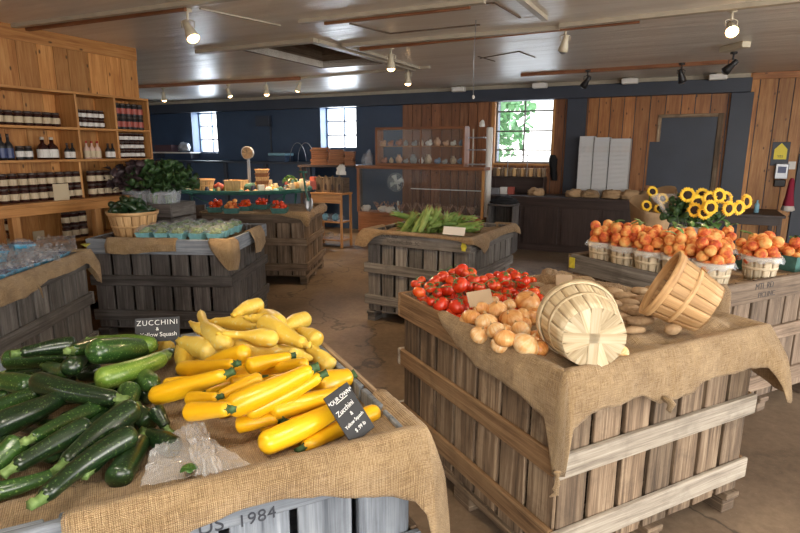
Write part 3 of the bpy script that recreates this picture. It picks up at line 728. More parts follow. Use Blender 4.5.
drape(D, 'burlap_cloth', 'brown burlap folded over the front edge of the crate of greens', lambda x, y: .80,
    [(.14, 0), (.15, .115), (.3, .13), (.5, .10), (.65, .095), (.655, 0), (.86, 0), (.87, .06), (.94, .17), (1, .24), (1.06, .16), (1.1, 0), (1.45, 0), (1.46, .2), (1.62, .22), (1.8, .16), (1.82, 0), (4, 0)], M['burlap'], [(0, 0), (.9, .01), (1, .04), (1.2, .02), (1.5, .02), (2, 0)], seed=17)
drape(Ec, 'burlap_cloth', 'rumpled brown burlap over the crate of red tomato quarts', lambda x, y: .845,
    [(0, .02), (.75, .03), (.85, .06), (.95, .08), (1, .17), (1.1, .09), (1.4, .07), (1.8, .1), (2, .1), (2.2, 0), (3.6, 0), (4, .02)], M['burlapd'], None, seed=23)
drape(G, 'burlap_cloth', 'brown burlap under the corn, hanging over the crate corners', lambda x, y: .83,
    [(0, .15), (.06, .15), (.13, .06), (.2, .03), (.55, .02), (.9, .025), (1, .05), (1.1, .09), (1.18, .16), (1.3, .07), (1.6, .05), (1.9, .06), (2, .1), (2.2, 0), (3.7, 0), (3.85, .08), (4, .15)], M['burlapd'], [(0, .05), (.2, .0), (3.8, .04), (4, .05)], seed=29)
drape(Hc, 'burlap_cloth', 'brown burlap lining the peach crate with a corner hanging out', lambda x, y: .825,
    [(0, .2), (.03, .10), (.06, .0), (3.92, 0), (3.95, .08), (4, .2)], M['burlapd'], [(0, .03), (.1, 0), (3.9, 0), (4, .03)], seed=31)
# twisted corner string of the front cloth
def string(pts, r, label, nm='burlap_knot'):
    mb = MB(); mb.tube(pts, r, 7, prof=lambda t: 1 + .25 * math.sin(3 * t)); o = mb.build(nm, M['burlap']); return tag(o, label, 'knot')
c0 = A.w(-.03, -.035, 0)
string([c0 + V((-.006, 0, .545)), c0 + V((-.006, -.004, .525)), c0 + V((-.004, -.004, .505)), c0 + V((-.010, -.006, .485)), c0 + V((-.006, -.008, .468)), c0 + V((-.03, -.012, .458))], [.013, .007, .010, .012, .010, .003], 'twisted burlap tail hanging below the front corner of the tomato crate cloth')
c1 = A.w(.47, -.045, 0)
string([c1 + V((-.02, 0, .712)), c1 + V((0, -.012, .706)), c1 + V((.012, -.014, .69)), c1 + V((.006, -.01, .668)), c1 + V((.014, -.008, .655))], [.006, .013, .014, .011, .004], 'small tied knot in the middle of the tomato crate cloth hem')
c2 = Cc.w(2 * Cc.hx + .05, .45, 0)
string([c2 + V((0, 0, .80)), c2 + V((.01, .01, .77)), c2 + V((0, .03, .745)), c2 + V((.012, .02, .71))], [.004, .006, .005, .003], 'thin loose burlap string on the berry crate cloth', 'burlap_string')
# ================================================================== LONG PRODUCE
def prof_z(t): return (.70 + .30 * ss(0, .75, t)) * (.6 + .4 * ss(0, .06, t)) * (math.sqrt(max(0, 1 - ((t - .90) / .10) ** 2)) if t > .90 else 1)
def prof_c(t): return (.46 + .54 * ss(.30, .72, t)) * (.6 + .4 * ss(0, .06, t)) * (math.sqrt(max(0, 1 - ((t - .84) / .16) ** 2)) if t > .84 else 1)
def prof_p(t): return (.62 + .38 * ss(.1, .6, t)) * (.6 + .4 * ss(0, .06, t)) * (math.sqrt(max(0, 1 - ((t - .86) / .14) ** 2)) if t > .86 else 1)
def settle(pa, pb, wpx, base, obst, prof, slack=.84, zmax=1.08, n=11, inside=None):
    za = zb = base + .03; r = .03
    for it in range(5):
        Aw, Bw = at(*pa, za), at(*pb, zb); mid = (Aw + Bw) / 2
        r = wpx / 2 / FPX * (mid - V((0, 0, CAM_H))).dot(FW)
        na = nb = base + r * .9
        for _ in range(60):
            worst = 0; wt = 0
            for k in range(n):
                t = k / (n - 1); P = Aw.lerp(Bw, t); rk = r * max(.35, prof(min(t, .97))); zk = na + (nb - na) * t; req = base + rk * .92
                for (q, ro) in obst:
                    dd = (q.x - P.x) ** 2 + (q.y - P.y) ** 2; s_ = (rk + ro) * slack
                    if dd < s_ * s_: req = max(req, q.z + math.sqrt(s_ * s_ - dd) * .9)
                if req - zk > worst: worst = req - zk; wt = t
            if worst < .0015: break
            s_ = worst / ((1 - wt) ** 2 + wt ** 2); na += s_ * (1 - wt); nb += s_ * wt
        na = min(na, zmax); nb = min(nb, zmax)
        if inside:
            for q_ in (Aw, Bw):
                if inside.xy(q_)[1] > 2 * inside.hy - .02 or inside.xy(q_)[0] > 2 * inside.hx - .01: base += .022
        za = za * .4 + na * .6; zb = zb * .4 + nb * .6
    Aw, Bw = at(*pa, za), at(*pb, zb)
    for k in range(n):
        t = k / (n - 1); obst.append((Aw.lerp(Bw, t), r * max(.35, prof(min(t, .97)))))
    return Aw, Bw, r
def long_veg(name, a, b, r, prof, m, stem_m, bend=(0, 0), stem=.03, sr=.42, group=None, cat='zucchini', facets=5, stem_at=0, wob=0.05):
    """a = stem end, b = blossom end"""
    mid = (a + b) / 2; x = b - a; Ln = x.length; mtx = frame(mid, x, (0, 0, 1)); n = 26
    pts = []; rad = []; ph = rnd() * 6
    for i in range(n + 1):
        t = i / n
        if i > n - 7: t = 1 - (1 - t) ** 1.6 * (1 / (6 / n)) ** .6 if i < n else .9995
        s_ = math.sin(math.pi * t); pts.append(V((-Ln/2 + Ln * t, bend[0] * s_ * Ln, bend[1] * s_ * Ln))); rad.append(max(.0012, r * prof(t) * (1 + wob * math.sin(5 * t + ph))))
    mb = MB(); mb.tube(pts, rad, 18, prof=lambda t: 1 + .018 * math.cos(facets * t)); o = mb.build(name, m); o.matrix_world = mtx
    if stem:
        T = (pts[0] - pts[1]).normalized(); p0 = pts[0] - T * .003; rs = rad[2] * sr * 1.3
        st = MB(); k = V((0, (rnd()-.5) * .3, (rnd()-.3) * .3))
        st.tube([p0, p0 + T * stem * .25, p0 + (T + k * .3) * stem * .6, p0 + (T + k) * stem], [rs * 1.2, rs * .95, rs * .85, rs * 1.0], 10, prof=lambda t: 1 + .16 * math.cos(5 * t)); st.build('stem', stem_m, o)
    return o
GZ = 'green zucchini heaped in the nearest crate'
GY = 'yellow squash heaped in the nearest crate'
# (stem px, tip px, width px, skin, bend)
ZL = [
 ((15, 395), (75, 372), 18, 0, 0), ((60, 420), (120, 400), 18, 0, 0), ((100, 450), (140, 415), 18, 0, 0), ((10, 460), (70, 440), 18, 0, 0), ((60, 455), (110, 440), 18, 0, 0), ((0, 420), (50, 410), 18, 0, 0), ((110, 372), (150, 362), 18, 0, 0), ((50, 365), (110, 352), 18, 0, 0), ((80, 395), (140, 378), 18, 0, 0),
 ((20, 425), (110, 432), 20, 0, 0), ((40, 400), (120, 388), 20, 0, 0), ((-5, 440), (60, 455), 20, 0, 0), ((30, 380), (100, 365), 18, 0, 0), ((90, 470), (128, 425), 20, 0, .0), ((130, 400), (80, 440), 18, 0, 0),
 ((20, 353), (77, 344), 14, 0, .05), ((5, 374), (47, 369), 11, 1, 0), ((36, 385), (8, 392), 12, 0, 0), ((-22, 399), (11, 394), 10, 1, 0),
 ((72, 357), (2, 360), 17, 1, -.03), ((-18, 378), (33, 386), 16, 1, .02), ((-14, 476), (22, 440), 22, 1, 0), ((14, 467), (92, 424), 19, 0, .02), ((31, 439), (112, 403), 16, 1, .03),
 ((122, 384), (153, 394), 20, 0, 0), ((122, 420), (130, 388), 18, 1, .0), ((140, 410), (151, 424), 17, 0, 0), ((166, 427), (154, 408), 13, 0, 0),
 ((77, 375), (102, 371), 14, 0, 0), ((46, 366), (68, 373), 13, 1, 0), ((82, 360), (70, 368), 15, 0, 0), ((72, 351), (97, 346), 14, 1, 0),
 ((93, 341), (155, 346), 14, 2, .05), ((150, 347), (89, 352), 21, 1, .04), ((172, 352), (154, 386), 15, 1, -.14), ((163, 358), (96, 381), 20, 2, .06),
 ((147, 434), (176, 448), 18, 0, 0), ((-18, 412), (43, 391), 15, 1, .03), ((118, 399), (34, 380), 19, 0, .05), ((75, 390), (-16, 431), 21, 0, .05),
 ((142, 440), (116, 481), 22, 0, 0), ((64, 464), (137, 406), 21, 0, .04), ((42, 498), (136, 432), 20, 0, .06), ((62, 471), (-12, 494), 15, 1, .05)]
obst = []; zobj = []; zpt = []
LOOKS = ['very dark green zucchini', 'mid green speckled zucchini', 'light green striped zucchini']
for i, (p, q, w, k, bd) in enumerate(ZL):
    a, b, r = settle(p, q, w * 1.2, .835, obst, prof_z, .77, 1.03, inside=B, ) if i >= 15 else settle(p, q, w, .835, obst, prof_z, .82, .885)
    o = long_veg('zucchini', a, b, r, prof_z, M['zuc%d' % k], M['zstem'], (bd, 0), .026 + .006 * rnd(), .46, facets=7)
    tag(o, '', 'zucchini', GZ); o['look'] = LOOKS[k]; zobj.append(o); zpt.append((a + b) / 2)
rank_labels(zobj, zpt, '@, # of the zucchini heap', 5)
YL = [  # kind: p pale, y golden
 ((300, 380), (230, 372), 20, 'y', 0), ((330, 400), (262, 430), 22, 'y', 0), ((240, 340), (290, 335), 16, 'p', 0), ((200, 360), (240, 345), 16, 'p', 0), ((290, 400), (230, 392), 18, 'y', 0), ((270, 350), (320, 352), 16, 'p', 0), ((285, 420), (350, 398), 20, 'y', 0),
 ((258, 330), (300, 338), 18, 'p', 0), ((250, 345), (215, 350), 18, 'p', 0), ((320, 358), (300, 350), 16, 'p', 0), ((230, 330), (262, 326), 16, 'p', 0), ((205, 388), (250, 376), 17, 'y', 0), ((250, 400), (215, 410), 17, 'y', 0), ((150, 345), (170, 350), 17, 'p', 0), ((192, 324), (206, 332), 10, 'p', 0), ((236, 314), (262, 304), 14, 'p', .06), ((280, 330), (309, 318), 15, 'p', .04), ((300, 330), (319, 341), 15, 'p', 0), ((308, 348), (332, 368), 16, 'p', .03),
 ((250, 318), (272, 320), 12, 'p', 0), ((184, 372), (186, 343), 19, 'p', 0), ((182, 342), (214, 354), 20, 'p', .04), ((256, 312), (278, 326), 16, 'p', .05), ((212, 322), (259, 325), 14, 'p', .03), ((201, 313), (229, 345), 18, 'c', -.05),
 ((222, 334), (278, 340), 15, 'c', .05), ((305, 344), (262, 322), 18, 'p', .03), ((294, 351), (234, 345), 16, 'p', .05), ((310, 358), (291, 353), 10, 'p', 0),
 ((205, 366), (248, 352), 17, 'y', .03), ((290, 356), (246, 367), 13, 'y', .0), ((235, 364), (180, 369), 14, 'y', .02), ((200, 379), (164, 384), 11, 'y', 0), ((227, 374), (151, 397), 18, 'y', .03),
 ((262, 371), (307, 363), 11, 'y', 0), ((262, 376), (230, 381), 10, 'y', 0), ((219, 396), (262, 378), 12, 'y', .02), ((218, 397), (188, 399), 12, 'y', 0), ((229, 409), (187, 412), 17, 'y', 0),
 ((303, 448), (379, 411), 17, 'y', .03), ((350, 376), (314, 388), 24, 'y', .0), ((278, 418), (236, 425), 15, 'y', 0), ((320, 376), (246, 414), 16, 'y', .03), ((312, 369), (227, 409), 21, 'y', .03), ((340, 392), (269, 411), 21, 'y', .02), ((338, 408), (259, 446), 24, 'y', .03)]
yobj = []; ypt = []
for i, (p, q, w, k, bd) in enumerate(YL):
    pf = {'y': prof_z, 'p': prof_p, 'c': prof_c}[k]
    a, b, r = settle(p, q, w * 1.12, .835, obst, pf, .78, 1.03 if i > 6 else .89, inside=B)
    o = long_veg('yellow_squash', a, b, r, pf, M['ysq' if k == 'y' else 'psq'], M['gstem' if k == 'y' else 'psq'], (bd, 0), .018 + .008 * rnd(), .44 if k == 'y' else .42, facets=5)
    tag(o, '', 'squash', GY); o['look'] = {'y': 'smooth golden yellow squash', 'p': 'pale bumpy yellow squash', 'c': 'pale thin-necked crookneck squash'}[k]; yobj.append(o); ypt.append((a + b) / 2)
rank_labels(yobj, ypt, '@, # of the squash heap', 6)
# chalk signs
def plate(name, label, c, xdir, up, w, h, m, t=.004):
    mtx = frame(c, xdir, V(xdir).cross(V(up)) * 1) if False else None
    x = V(xdir).normalized(); y = V(up).normalized(); z = x.cross(y).normalized(); y = z.cross(x)
    mm = Matrix(((x.x, y.x, z.x, c[0]), (x.y, y.y, z.y, c[1]), (x.z, y.z, z.z, c[2]), (0, 0, 0, 1)))
    mb = MB(); mb.box((0, 0, 0), (w, h, t)); o = mb.build(name, m); bev(o, .001); o.matrix_world = mm; tag(o, label, 'sign'); return o
TM = lambda x, y, z=.0028, r=0: Matrix.Translation((x, y, z)) @ Matrix.Rotation(r, 4, 'Z')
s1a, s1b = at(136, 343, .93), at(181, 340, .93); zt_ = 1.0
p1 = at(157.5, 329.5, .972); wd = (s1b - s1a).length
o = plate('chalk_sign', 'small black chalk sign reading zucchini & yellow squash, behind the heap of zucchini', p1, s1b - s1a, (-.12, .3, 1), wd, .085, M['slate'])
text('chalk_lettering', 'ZUCCHINI', .026, M['chalk'], o, TM(0.0, .024), space=1.15, extr=.0004, thin=-.0004); text('chalk_lettering', '&', .016, M['chalk'], o, TM(.0, .002), extr=.0004); text('chalk_lettering', 'Yellow Squash', .021, M['chalk'], o, TM(.004, -.018), extr=.0004, thin=0)
bl, br = at(349, 446, .86), at(371, 430, .88); tl = at(327, 398, .98); tr_ = at(350, 380, .985)
cen = (bl + br + tl + tr_) / 4
o = plate('price_sign', 'black slate price sign leaning on the front golden squash', cen, (br - bl) + (tr_ - tl), (tl - bl) + (tr_ - br), ((br - bl).length + (tr_ - tl).length) / 2, ((tl - bl).length + (tr_ - br).length) / 2, M['slate'])
hS = ((tl - bl).length + (tr_ - br).length) / 2; wS = ((br - bl).length + (tr_ - tl).length) / 2
text('chalk_lettering', '♦OUR OWN♦'.replace('♦', '*'), wS * .17, M['chalk'], o, TM(0, hS * .34, r=.05), extr=.0004); text('chalk_lettering', 'Zucchini', wS * .21, M['chalk'], o, TM(-.006, hS * .12, r=.1), extr=.0004)
text('chalk_lettering', '&', wS * .16, M['chalk'], o, TM(.004, -hS * .02), extr=.0004); text('chalk_lettering', 'Yellow Squash', wS * .14, M['chalk'], o, TM(0, -hS * .16, r=.1), extr=.0004); text('chalk_lettering', '$ .99 lb', wS * .15, M['chalk'], o, TM(.006, -hS * .32, r=.08), extr=.0004)
mb = MB(); mb.box((0, hS * .285, .0026), (wS * .5, .0018, .0006), Matrix.Rotation(.05, 3, 'Z')); mb.build('chalk_line', M['chalk'], o)
# plastic bag and torn leaf on the burlap
def bag_sheet(name, label, corners, z, m, nu=44, nv=34, amp=.012, seed=0, parent=None, cat='plastic bag'):
    P = [at(x, y, z + dz) for (x, y, dz) in corners]; rows = []
    for i in range(nu):
        r_ = []
        for j in range(nv):
            s_, t = i/(nu-1), j/(nv-1); p = (P[0].lerp(P[1], s_)).lerp(P[3].lerp(P[2], s_), t)
            p = p + V((fold(s_*2, t, seed+2, 4)*.012, fold(s_, t*2, seed+4, 4)*.012, abs(fold(s_ * 1.6, t * 1.3, seed, 5)) * amp * 2 + abs(fold(s_, t, seed+8, 9)) * amp * .3)); r_.append(p)
        rows.append(r_)
    mb = MB(); mb.sheet(rows); o = mb.build(name, m, parent); solid(o, .0008, 0)
    if label: tag(o, label, cat)
    return o
bag_sheet('plastic_bag', 'crumpled clear plastic bag lying on the burlap between zucchini and squash', [(140, 487, 0), (253, 466, 0), (188, 424, .01), (150, 452, .02)], .862, M['plastic'], amp=.006, seed=3)
bag_sheet('plastic_flap', 'folded flap of clear plastic beside the front golden squash', [(196, 478, 0), (222, 474, 0), (204, 422, 0), (186, 428, 0)], .878, M['plastic'], amp=.008, seed=9)
def leafmesh(mb, p, d, n, L_, w_, curl=.2, k=6):
    d = V(d).normalized(); n = V(n).normalized(); s_ = d.cross(n).normalized(); rows = []
    for i in range(k + 1):
        t = i / k; w = w_ * math.sin(math.pi * min(1, t * .9 + .08)) ** .8; c = V(p) + d * (L_ * t) + n * (-curl * L_ * t * t)
        rows.append([c - s_ * w + n * w * .3, c, c + s_ * w + n * w * .3])
    mb.sheet(rows)
mb = MB(); p = at(189, 468, .88)
for a in (0, 1.4, 2.6, 4.0, 5.2): leafmesh(mb, p, (math.cos(a), math.sin(a), .1), (0, 0, 1), .022, .010)
tag(solid(mb.build('torn_leaf', M['leaf']), .0008), 'small torn green leaf lying on the clear plastic', 'leaf')
# ================================================================== TOMATOES AND ONIONS
def star(mb, n, r, w, z, curl=.35, mi=0):
    for k in range(n):
        a = 2 * math.pi * k / n; leafmesh(mb, V((0, 0, z)), V((math.cos(a), math.sin(a), .25)), V((0, 0, 1)), r, w, curl, 3)
mb = MB(); pr = [(.0005, .78)] + [(math.sin(t) ** .9 * 1.0, .80 * math.cos(t) + (-.10 * math.exp(-(t / .35) ** 2))) for t in [i * math.pi / 12 for i in range(1, 12)]] + [(.0005, -.79)]
pr = [(r_, z_ ) for r_, z_ in pr]
mb.lathe(pr, None, 20, lobes=5, la=.025); tom_me = mb.mesh('tomato', M['tomato'])
mb = MB(); star(mb, 5, .55, .12, .74); mb.tube([(0, 0, .68), (.02, 0, .95), (.12, .02, 1.15)], [.07, .05, .06], 6); cal_me = mb.mesh('calyx', M['stemg'])
def round_thing(name, me, p, r, rot, label, cat, group, kid=None):
    o = bpy.data.objects.new(name, me); COL.objects.link(o); o.location = p; o.scale = (r, r, r); o.rotation_euler = rot; tag(o, label, cat, group)
    if kid:
        c = bpy.data.objects.new(kid[0], kid[1]); COL.objects.link(c); c.parent = o
    return o
def settle1(px, py, wr, base, obst, slack=.86, zmax=1.1, rfix=None, inside=A):
    z = base + .03
    for it in range(5):
        P = at(px, py, z); r = rfix or wr / FPX * (P - V((0, 0, CAM_H))).dot(FW); n = base + r * .85
        for q, ro in obst:
            dd = (q.x-P.x)**2 + (q.y-P.y)**2; s_ = (r + ro) * slack
            if dd < s_*s_: n = max(n, q.z + math.sqrt(s_*s_ - dd) * .92)
        z = z * .4 + min(n, zmax) * .6
        if inside.xy(P)[1] > 2 * inside.hy - .05: base += .025
    P = at(px, py, z); obst.append((P, r)); return P, r
ob = []
TL = []
# hidden bottom layer
for i in range(9):
    for j in range(5):
        x, y = .06 + i * .074, .70 + j * .088 + (i % 2) * .03
        if y > 1.1 or (x > .5 and y < .8): continue
        P = A.w(x, y, .838 if x > .12 else .85); TL.append((P, .037)); ob.append((P, .037))
for px, py, r in [(416, 284, 5), (419, 292, 6.5), (422, 298, 5.5), (432, 301, 5.5), (441, 305, 8.5), (457, 307, 8.2), (468, 302, 5), (421, 281, 5), (430, 287, 5.5), (437, 293, 5), (444, 297, 5), (498, 297, 6), (507, 293, 4.5), (512, 290, 4), (505, 300, 4.5), (528, 287, 5),
        (536, 292, 6), (543, 288, 4.5), (533, 281, 4.5), (524, 276, 4.5), (516, 277, 4.5), (470, 293, 5), (478, 296, 6), (486, 292, 5), (492, 285, 5), (528, 295, 5), (548, 290, 5), (520, 298, 4.5), (541, 298, 4.5),
        (447, 290, 7), (435, 281, 6), (443, 277, 6.5), (452, 281, 6.3), (468, 286, 5), (479, 288, 6.5), (474, 280, 6), (483, 280, 5), (494, 284, 8), (504, 278, 7), (508, 286, 7), (516, 275, 5.5), (530, 290, 5), (521, 283, 6), (460, 285, 7.8), (465, 274, 5.5), (453, 273, 5), (461, 271, 7.5), (471, 273, 5.5), (498, 275, 4.5), (489, 277, 4.5), (533, 293, 6.5), (511, 272, 4.5), (525, 281, 5.5)]:
    P, r = settle1(px, py, r, .815, ob, .8, 1.0); TL.append((P, r))
tobj = []
for P, r in TL:
    o = round_thing('tomato', tom_me, P, r * 1.05, ((rnd()-.5) * 1.6, (rnd()-.5) * 1.6, rnd() * 6.3), '', 'tomato', 'red tomatoes heaped in the crate', ('calyx', cal_me)); tobj.append(o)
rank_labels(tobj, [t[0] for t in TL], 'ripe red tomato, # of the tomato heap', 6)
vp = [((418, 283), (430, 284), (442, 283)), ((425, 290), (440, 286), (452, 288)), ((440, 300), (452, 298), (462, 301)), ((450, 274), (462, 277), (474, 275)), ((470, 283), (482, 284), (494, 279)), ((485, 291), (498, 292), (512, 295)), ((500, 283), (512, 280), (525, 285)), ((508, 270), (522, 272), (530, 278)), ((438, 272), (446, 269), (452, 267))]
vo = []
for a in vp:
    mb = MB(); pts = []
    for k in range(9):
        t = k / 8; q = V(a[0]).lerp(V(a[1]), t*2) if t < .5 else V(a[1]).lerp(V(a[2]), t*2-1)
        z = max([p.z + r_ for p, r_ in ob if abs(proj(p)[0] - q.x) < 6 and abs(proj(p)[1] - q.y) < 7] or [.92]) + .001; P = at(q.x, q.y, z - .012); pts.append(P + V((0, 0, .006 * math.sin(t * 9))))
    mb.tube(pts, [.0022] * 9, 6)
    for k in (1, 3, 5, 7):
        d = V((rnd()-.5, rnd()-.5, -.3)); mb.tube([pts[k], pts[k] + d * .02, pts[k] + d * .04 + V((0, 0, -.004))], [.0018, .0016, .001], 5)
    o = mb.build('tomato_vine', M['stemg']); tag(o, '', 'vine', 'green vines on the tomato heap'); vo.append((o, pts[4]))
rank_labels([v[0] for v in vo], [v[1] for v in vo], 'thin green tomato vine, # over the heap', 2)
# onions
op = [(.0, 1.0), (.05, .98), (.10, .90), (.22, .82), (.52, .72), (.82, .48), (.98, .18), (1.0, -.05), (.93, -.35), (.72, -.64), (.42, -.82), (.16, -.88), (.0, -.87)]
mb = MB(); mb.lathe([(max(r_, .001), z_) for r_, z_ in op], None, 22, lobes=3, la=.02); on_me = mb.mesh('onion', M['onion'])
mb = MB(); mb.tube([(0, 0, .86), (.02, 0, 1.05), (.07, .02, 1.22)], [.13, .08, .05], 7, prof=lambda t: 1 + .2 * math.cos(3*t)); neck_me = mb.mesh('dry_neck', M['onionroot'])
OL = []
for px, py, r in [(500, 345, 9), (480, 335, 9), (520, 330, 9), (535, 345, 9), (545, 335, 8), (505, 320, 8), (470, 320, 10), (487, 322, 9.5), (530, 318, 8), (493, 302, 6), (497, 308, 7), (510, 305, 7), (480, 308, 7), (523, 325, 8), (536, 338, 8), (522, 316, 7), (505, 334, 9), (540, 350, 8.5), (472, 318, 10), (481, 309, 7.5), (486, 322, 9.5), (497, 309, 8.5), (509, 305, 6), (495, 330, 8.5), (512, 319, 10), (535, 315, 7), (521, 330, 8.5), (528, 302, 11.5), (505, 338, 10), (526, 345, 12.5)]:
    P, r = settle1(px, py, r, .845, ob, .78, .99); OL.append((P, r))
for (px, py) in ((621, 352),): P, r = settle1(px, py, 7, .865, ob); OL.append((P, r))
oo = []
for i, (P, r) in enumerate(OL):
    d = V((0, 0, CAM_H)) - P; tz = (rnd()-.5) * 2.4
    o = round_thing('onion', on_me, P, r * 1.1, ((rnd()-.2) * 1.8, (rnd()-.5) * 1.6, rnd() * 6.3), '', 'onion', 'golden onions heaped in the crate', ('dry_neck', neck_me)); o.scale = (r * 1.13, r * 1.13, r * 1.0); oo.append(o)
rank_labels(oo[:-1], [t[0] for t in OL[:-1]], 'golden papery onion, # of the onion heap', 5)
oo[-1]['label'] = 'single onion half hidden behind the pale tipped basket'
# cardboard slips
def slip(px, w, hgt, z, tilt, label, m, nm='cardboard_slip', dirx=None):
    p = at(px[0], px[1], z); dx = dirx or V((1, .1, 0))
    o = plate(nm, label, p, dx, V((0, math.sin(tilt), math.cos(tilt))), w, hgt, m, .0025); o['category'] = 'price card'; return o
slip((480, 298), .115, .07, .955, .55, 'tan cardboard slip standing between tomatoes and onions', M['card'], dirx=V((1, .25, .1)))
slip((564, 280), .085, .055, .93, .2, 'tan cardboard slip leaning at the far edge behind the pale basket', M['card'], dirx=V((1, .0, 0)))
# crumpled burlap sack at the back between tomatoes and potatoes
def crumple(name, label, p, sx, sy, sz, m, cat='sack', seed=0, rz=0):
    mb = MB(); b = MB(); b.ball((0, 0, 0), 1, 30, 20)
    for i, v in enumerate(b.v):
        k = 1 + .35 * noise.noise(v * 1.8 + V((seed, 0, 0))) + .22 * (1 - abs(noise.noise(v * 3.5 + V((seed, 3, 0)))) * 2) + .06 * noise.noise(v * 9)
        q = V((v.x * sx, v.y * sy, v.z * sz)) * k; q.z = max(q.z, -sz * .55); b.v[i] = q
    b.uv = [[(b.v[i].x + b.v[i].z * .5, b.v[i].y + b.v[i].z * .5) for i in f] for f in b.f]
    o = b.build(name, m); o.location = p; o.rotation_euler = (0, 0, rz); return tag(o, label, cat)
crumple('burlap_sack', 'crumpled burlap sack beside the tomato heap at the far edge of the crate', at(551, 281, .885), .07, .05, .055, M['burlapd'], seed=4)
crumple('burlap_sack', 'crumpled burlap heap behind the potatoes at the crate back', at(598, 293, .875), .13, .05, .055, M['burlapd'], seed=14, rz=R(-30))
# potatoes
pobj = []
for i, (px, py, w, h, a) in enumerate([(612, 292, 22, 10, -5), (626, 297, 24, 10, -8), (600, 300, 22, 10, 0), (640, 300, 20, 10, -20), (612, 304, 22, 10, 10), (650, 306, 16, 9, -30), (603, 312, 26, 11, 5), (636, 313, 18, 8, -10), (630, 309, 22, 10, 8), (650, 318, 14, 9, 0), (621, 296, 18, 9, -25), (640, 321, 29, 11, 3), (634, 330, 24, 8, 5), (673, 329, 20, 12, 25), (585, 296, 18, 9, -10), (618, 317, 24, 10, 0), (660, 300, 20, 10, -20), (655, 290, 20, 10, -30), (606, 296, 20, 10, 10), (645, 312, 20, 10, -15), (628, 303, 22, 10, -5), (592, 289, 20, 10, 0), (640, 291, 18, 9, -20)]):
    P, r = settle1(px, py, h / 2, .888, ob, .7, .96); L_ = w / FPX * (P - V((0, 0, CAM_H))).dot(FW) / 2
    mb = MB(); mb.ball((0, 0, 0), 1, 16, 12, sc=(L_, r * 1.05, r * .95), lump=.16); o = mb.build('potato', M['potato']); o.location = P; o.rotation_euler = (0, 0, R(a)); tag(o, '', 'potato', 'earthy potatoes between the baskets'); pobj.append((o, P))
pobj[13][0]['label'] = 'lone brown potato in front of the amber tipped basket'
rest = [q for k, q in enumerate(pobj) if k != 13]
rank_labels([q[0] for q in rest], [q[1] for q in rest], 'earthy brown potato, # of the potato heap', 4)
# ================================================================== BASKETS
def stave_mesh(mb, rt, rb, h, n, gap=.05, over=0, rows=5, belly=.0):
    for j in range(n):
        a = 2 * math.pi * j / n; ha = math.pi / n * (1 - gap - .04 * rnd()); mb.k += 1; k0 = mb.k * 10 + 5; u0 = rnd() * 9; off = (j % 2) * .0012
        g = []; uv = []
        for i in range(rows + 1):
            t = i / rows; r = rb + (rt - rb) * t + belly * math.sin(math.pi * t) + off
            if t == 0: r -= .004
            g.append([V((r * math.cos(a + ha * c), r * math.sin(a + ha * c), h * t)) for c in (-1, -.5, 0, .5, 1)]); uv.append([(u0 + h * t, k0 + ha * c * r) for c in (-1, -.5, 0, .5, 1)])
        mb.sheet(g, 0, True, uv)
def hoop(r, z, w, t=.0035, slope=0, n=48):
    mb = MB(); mb.lathe([(r, z), (r + slope * w, z + w), (r + slope * w + t, z + w), (r + t, z), (r, z)], None, n, smooth=True)
    b = mb; b.uv = [[(j_[1] * 2, j_[0] + 5) for j_ in f] for f in b.uv]; return mb
def basket(name, rt, rb, h, n, ms, mh, base=True, mb_=None, gap=.05, detail=True):
    root = empty(name)
    mb = MB(); stave_mesh(mb, rt, rb, h, n, gap); solid(mb.build('staves', M[ms], root), .0025, 1)
    sl = (rt - rb) / h
    hoop(rt + .001, h - .028, .03, .004, sl).build('rim_hoop', M[mh], root)
    if detail: hoop(rt - .007, h - .026, .028, .004, sl).build('inner_hoop', M[mh], root)
    zc_ = h * .46; hoop(rb + (rt - rb) * .46 + .0015, zc_, .018, .003, sl).build('middle_hoop', M[mh], root)
    # flat strips crossing the base like a pinwheel
    mb = MB(); m_ = n // 2
    for j in range(m_):
        a = math.pi * j / m_; w = rb * math.pi / n * 1.65; mb.board((0, 0, -.0005 - .0012 * (j % 4)), (2 * rb * .985, w, .0012), Rz(a), 0, 0)
    mb.build('base_strips', M[mb_ or ms], root)
    mb = MB(); mb.lathe([(.001, .004), (rb - .004, .004), (rb - .002, .006)], None, 32); mb.build('base_disk', M[ms], root)
    return root
def place(o, base, axis, spin=0):
    """axis = from base to rim"""
    m = frame(base, V((0, 0, 1)).cross(V(axis)) if abs(V(axis).normalized().z) < .99 else (1, 0, 0), axis); o.matrix_world = m @ Matrix.Rotation(spin, 4, 'Z')
bk = basket('bushel_basket', .142, .108, .205, 16, 'basketpale', 'basketpale', mb_='basketpale', gap=.015)
bc = at(594, 338, .978); sgt = (bc - V((0, 0, CAM_H))).normalized(); ax = V((-.155, .97, .09))
ax = V((sgt.x - .30, sgt.y, 0)).normalized() + V((0, 0, .02)); place(bk, bc, ax, .4)
tag(bk, 'pale splint basket lying on its side with its pinwheel base facing out', 'basket')
mb = MB(); mb.tube([(.02, 0, -.008), (.07, .01, -.010), (.10, .05, -.008)], .0012, 5); 
bk2 = basket('bushel_basket', .136, .104, .200, 16, 'basket', 'basket', mb_='basket', gap=.015)
b2 = at(707, 309, .985); t2 = at(671, 283, 1.075); t2 = b2 + V((-.86, .34, .47)).normalized() * .20
ax2 = t2 - b2; place(bk2, b2, ax2, .2)
tag(bk2, 'amber splint basket tipped on its side over the potatoes', 'basket')
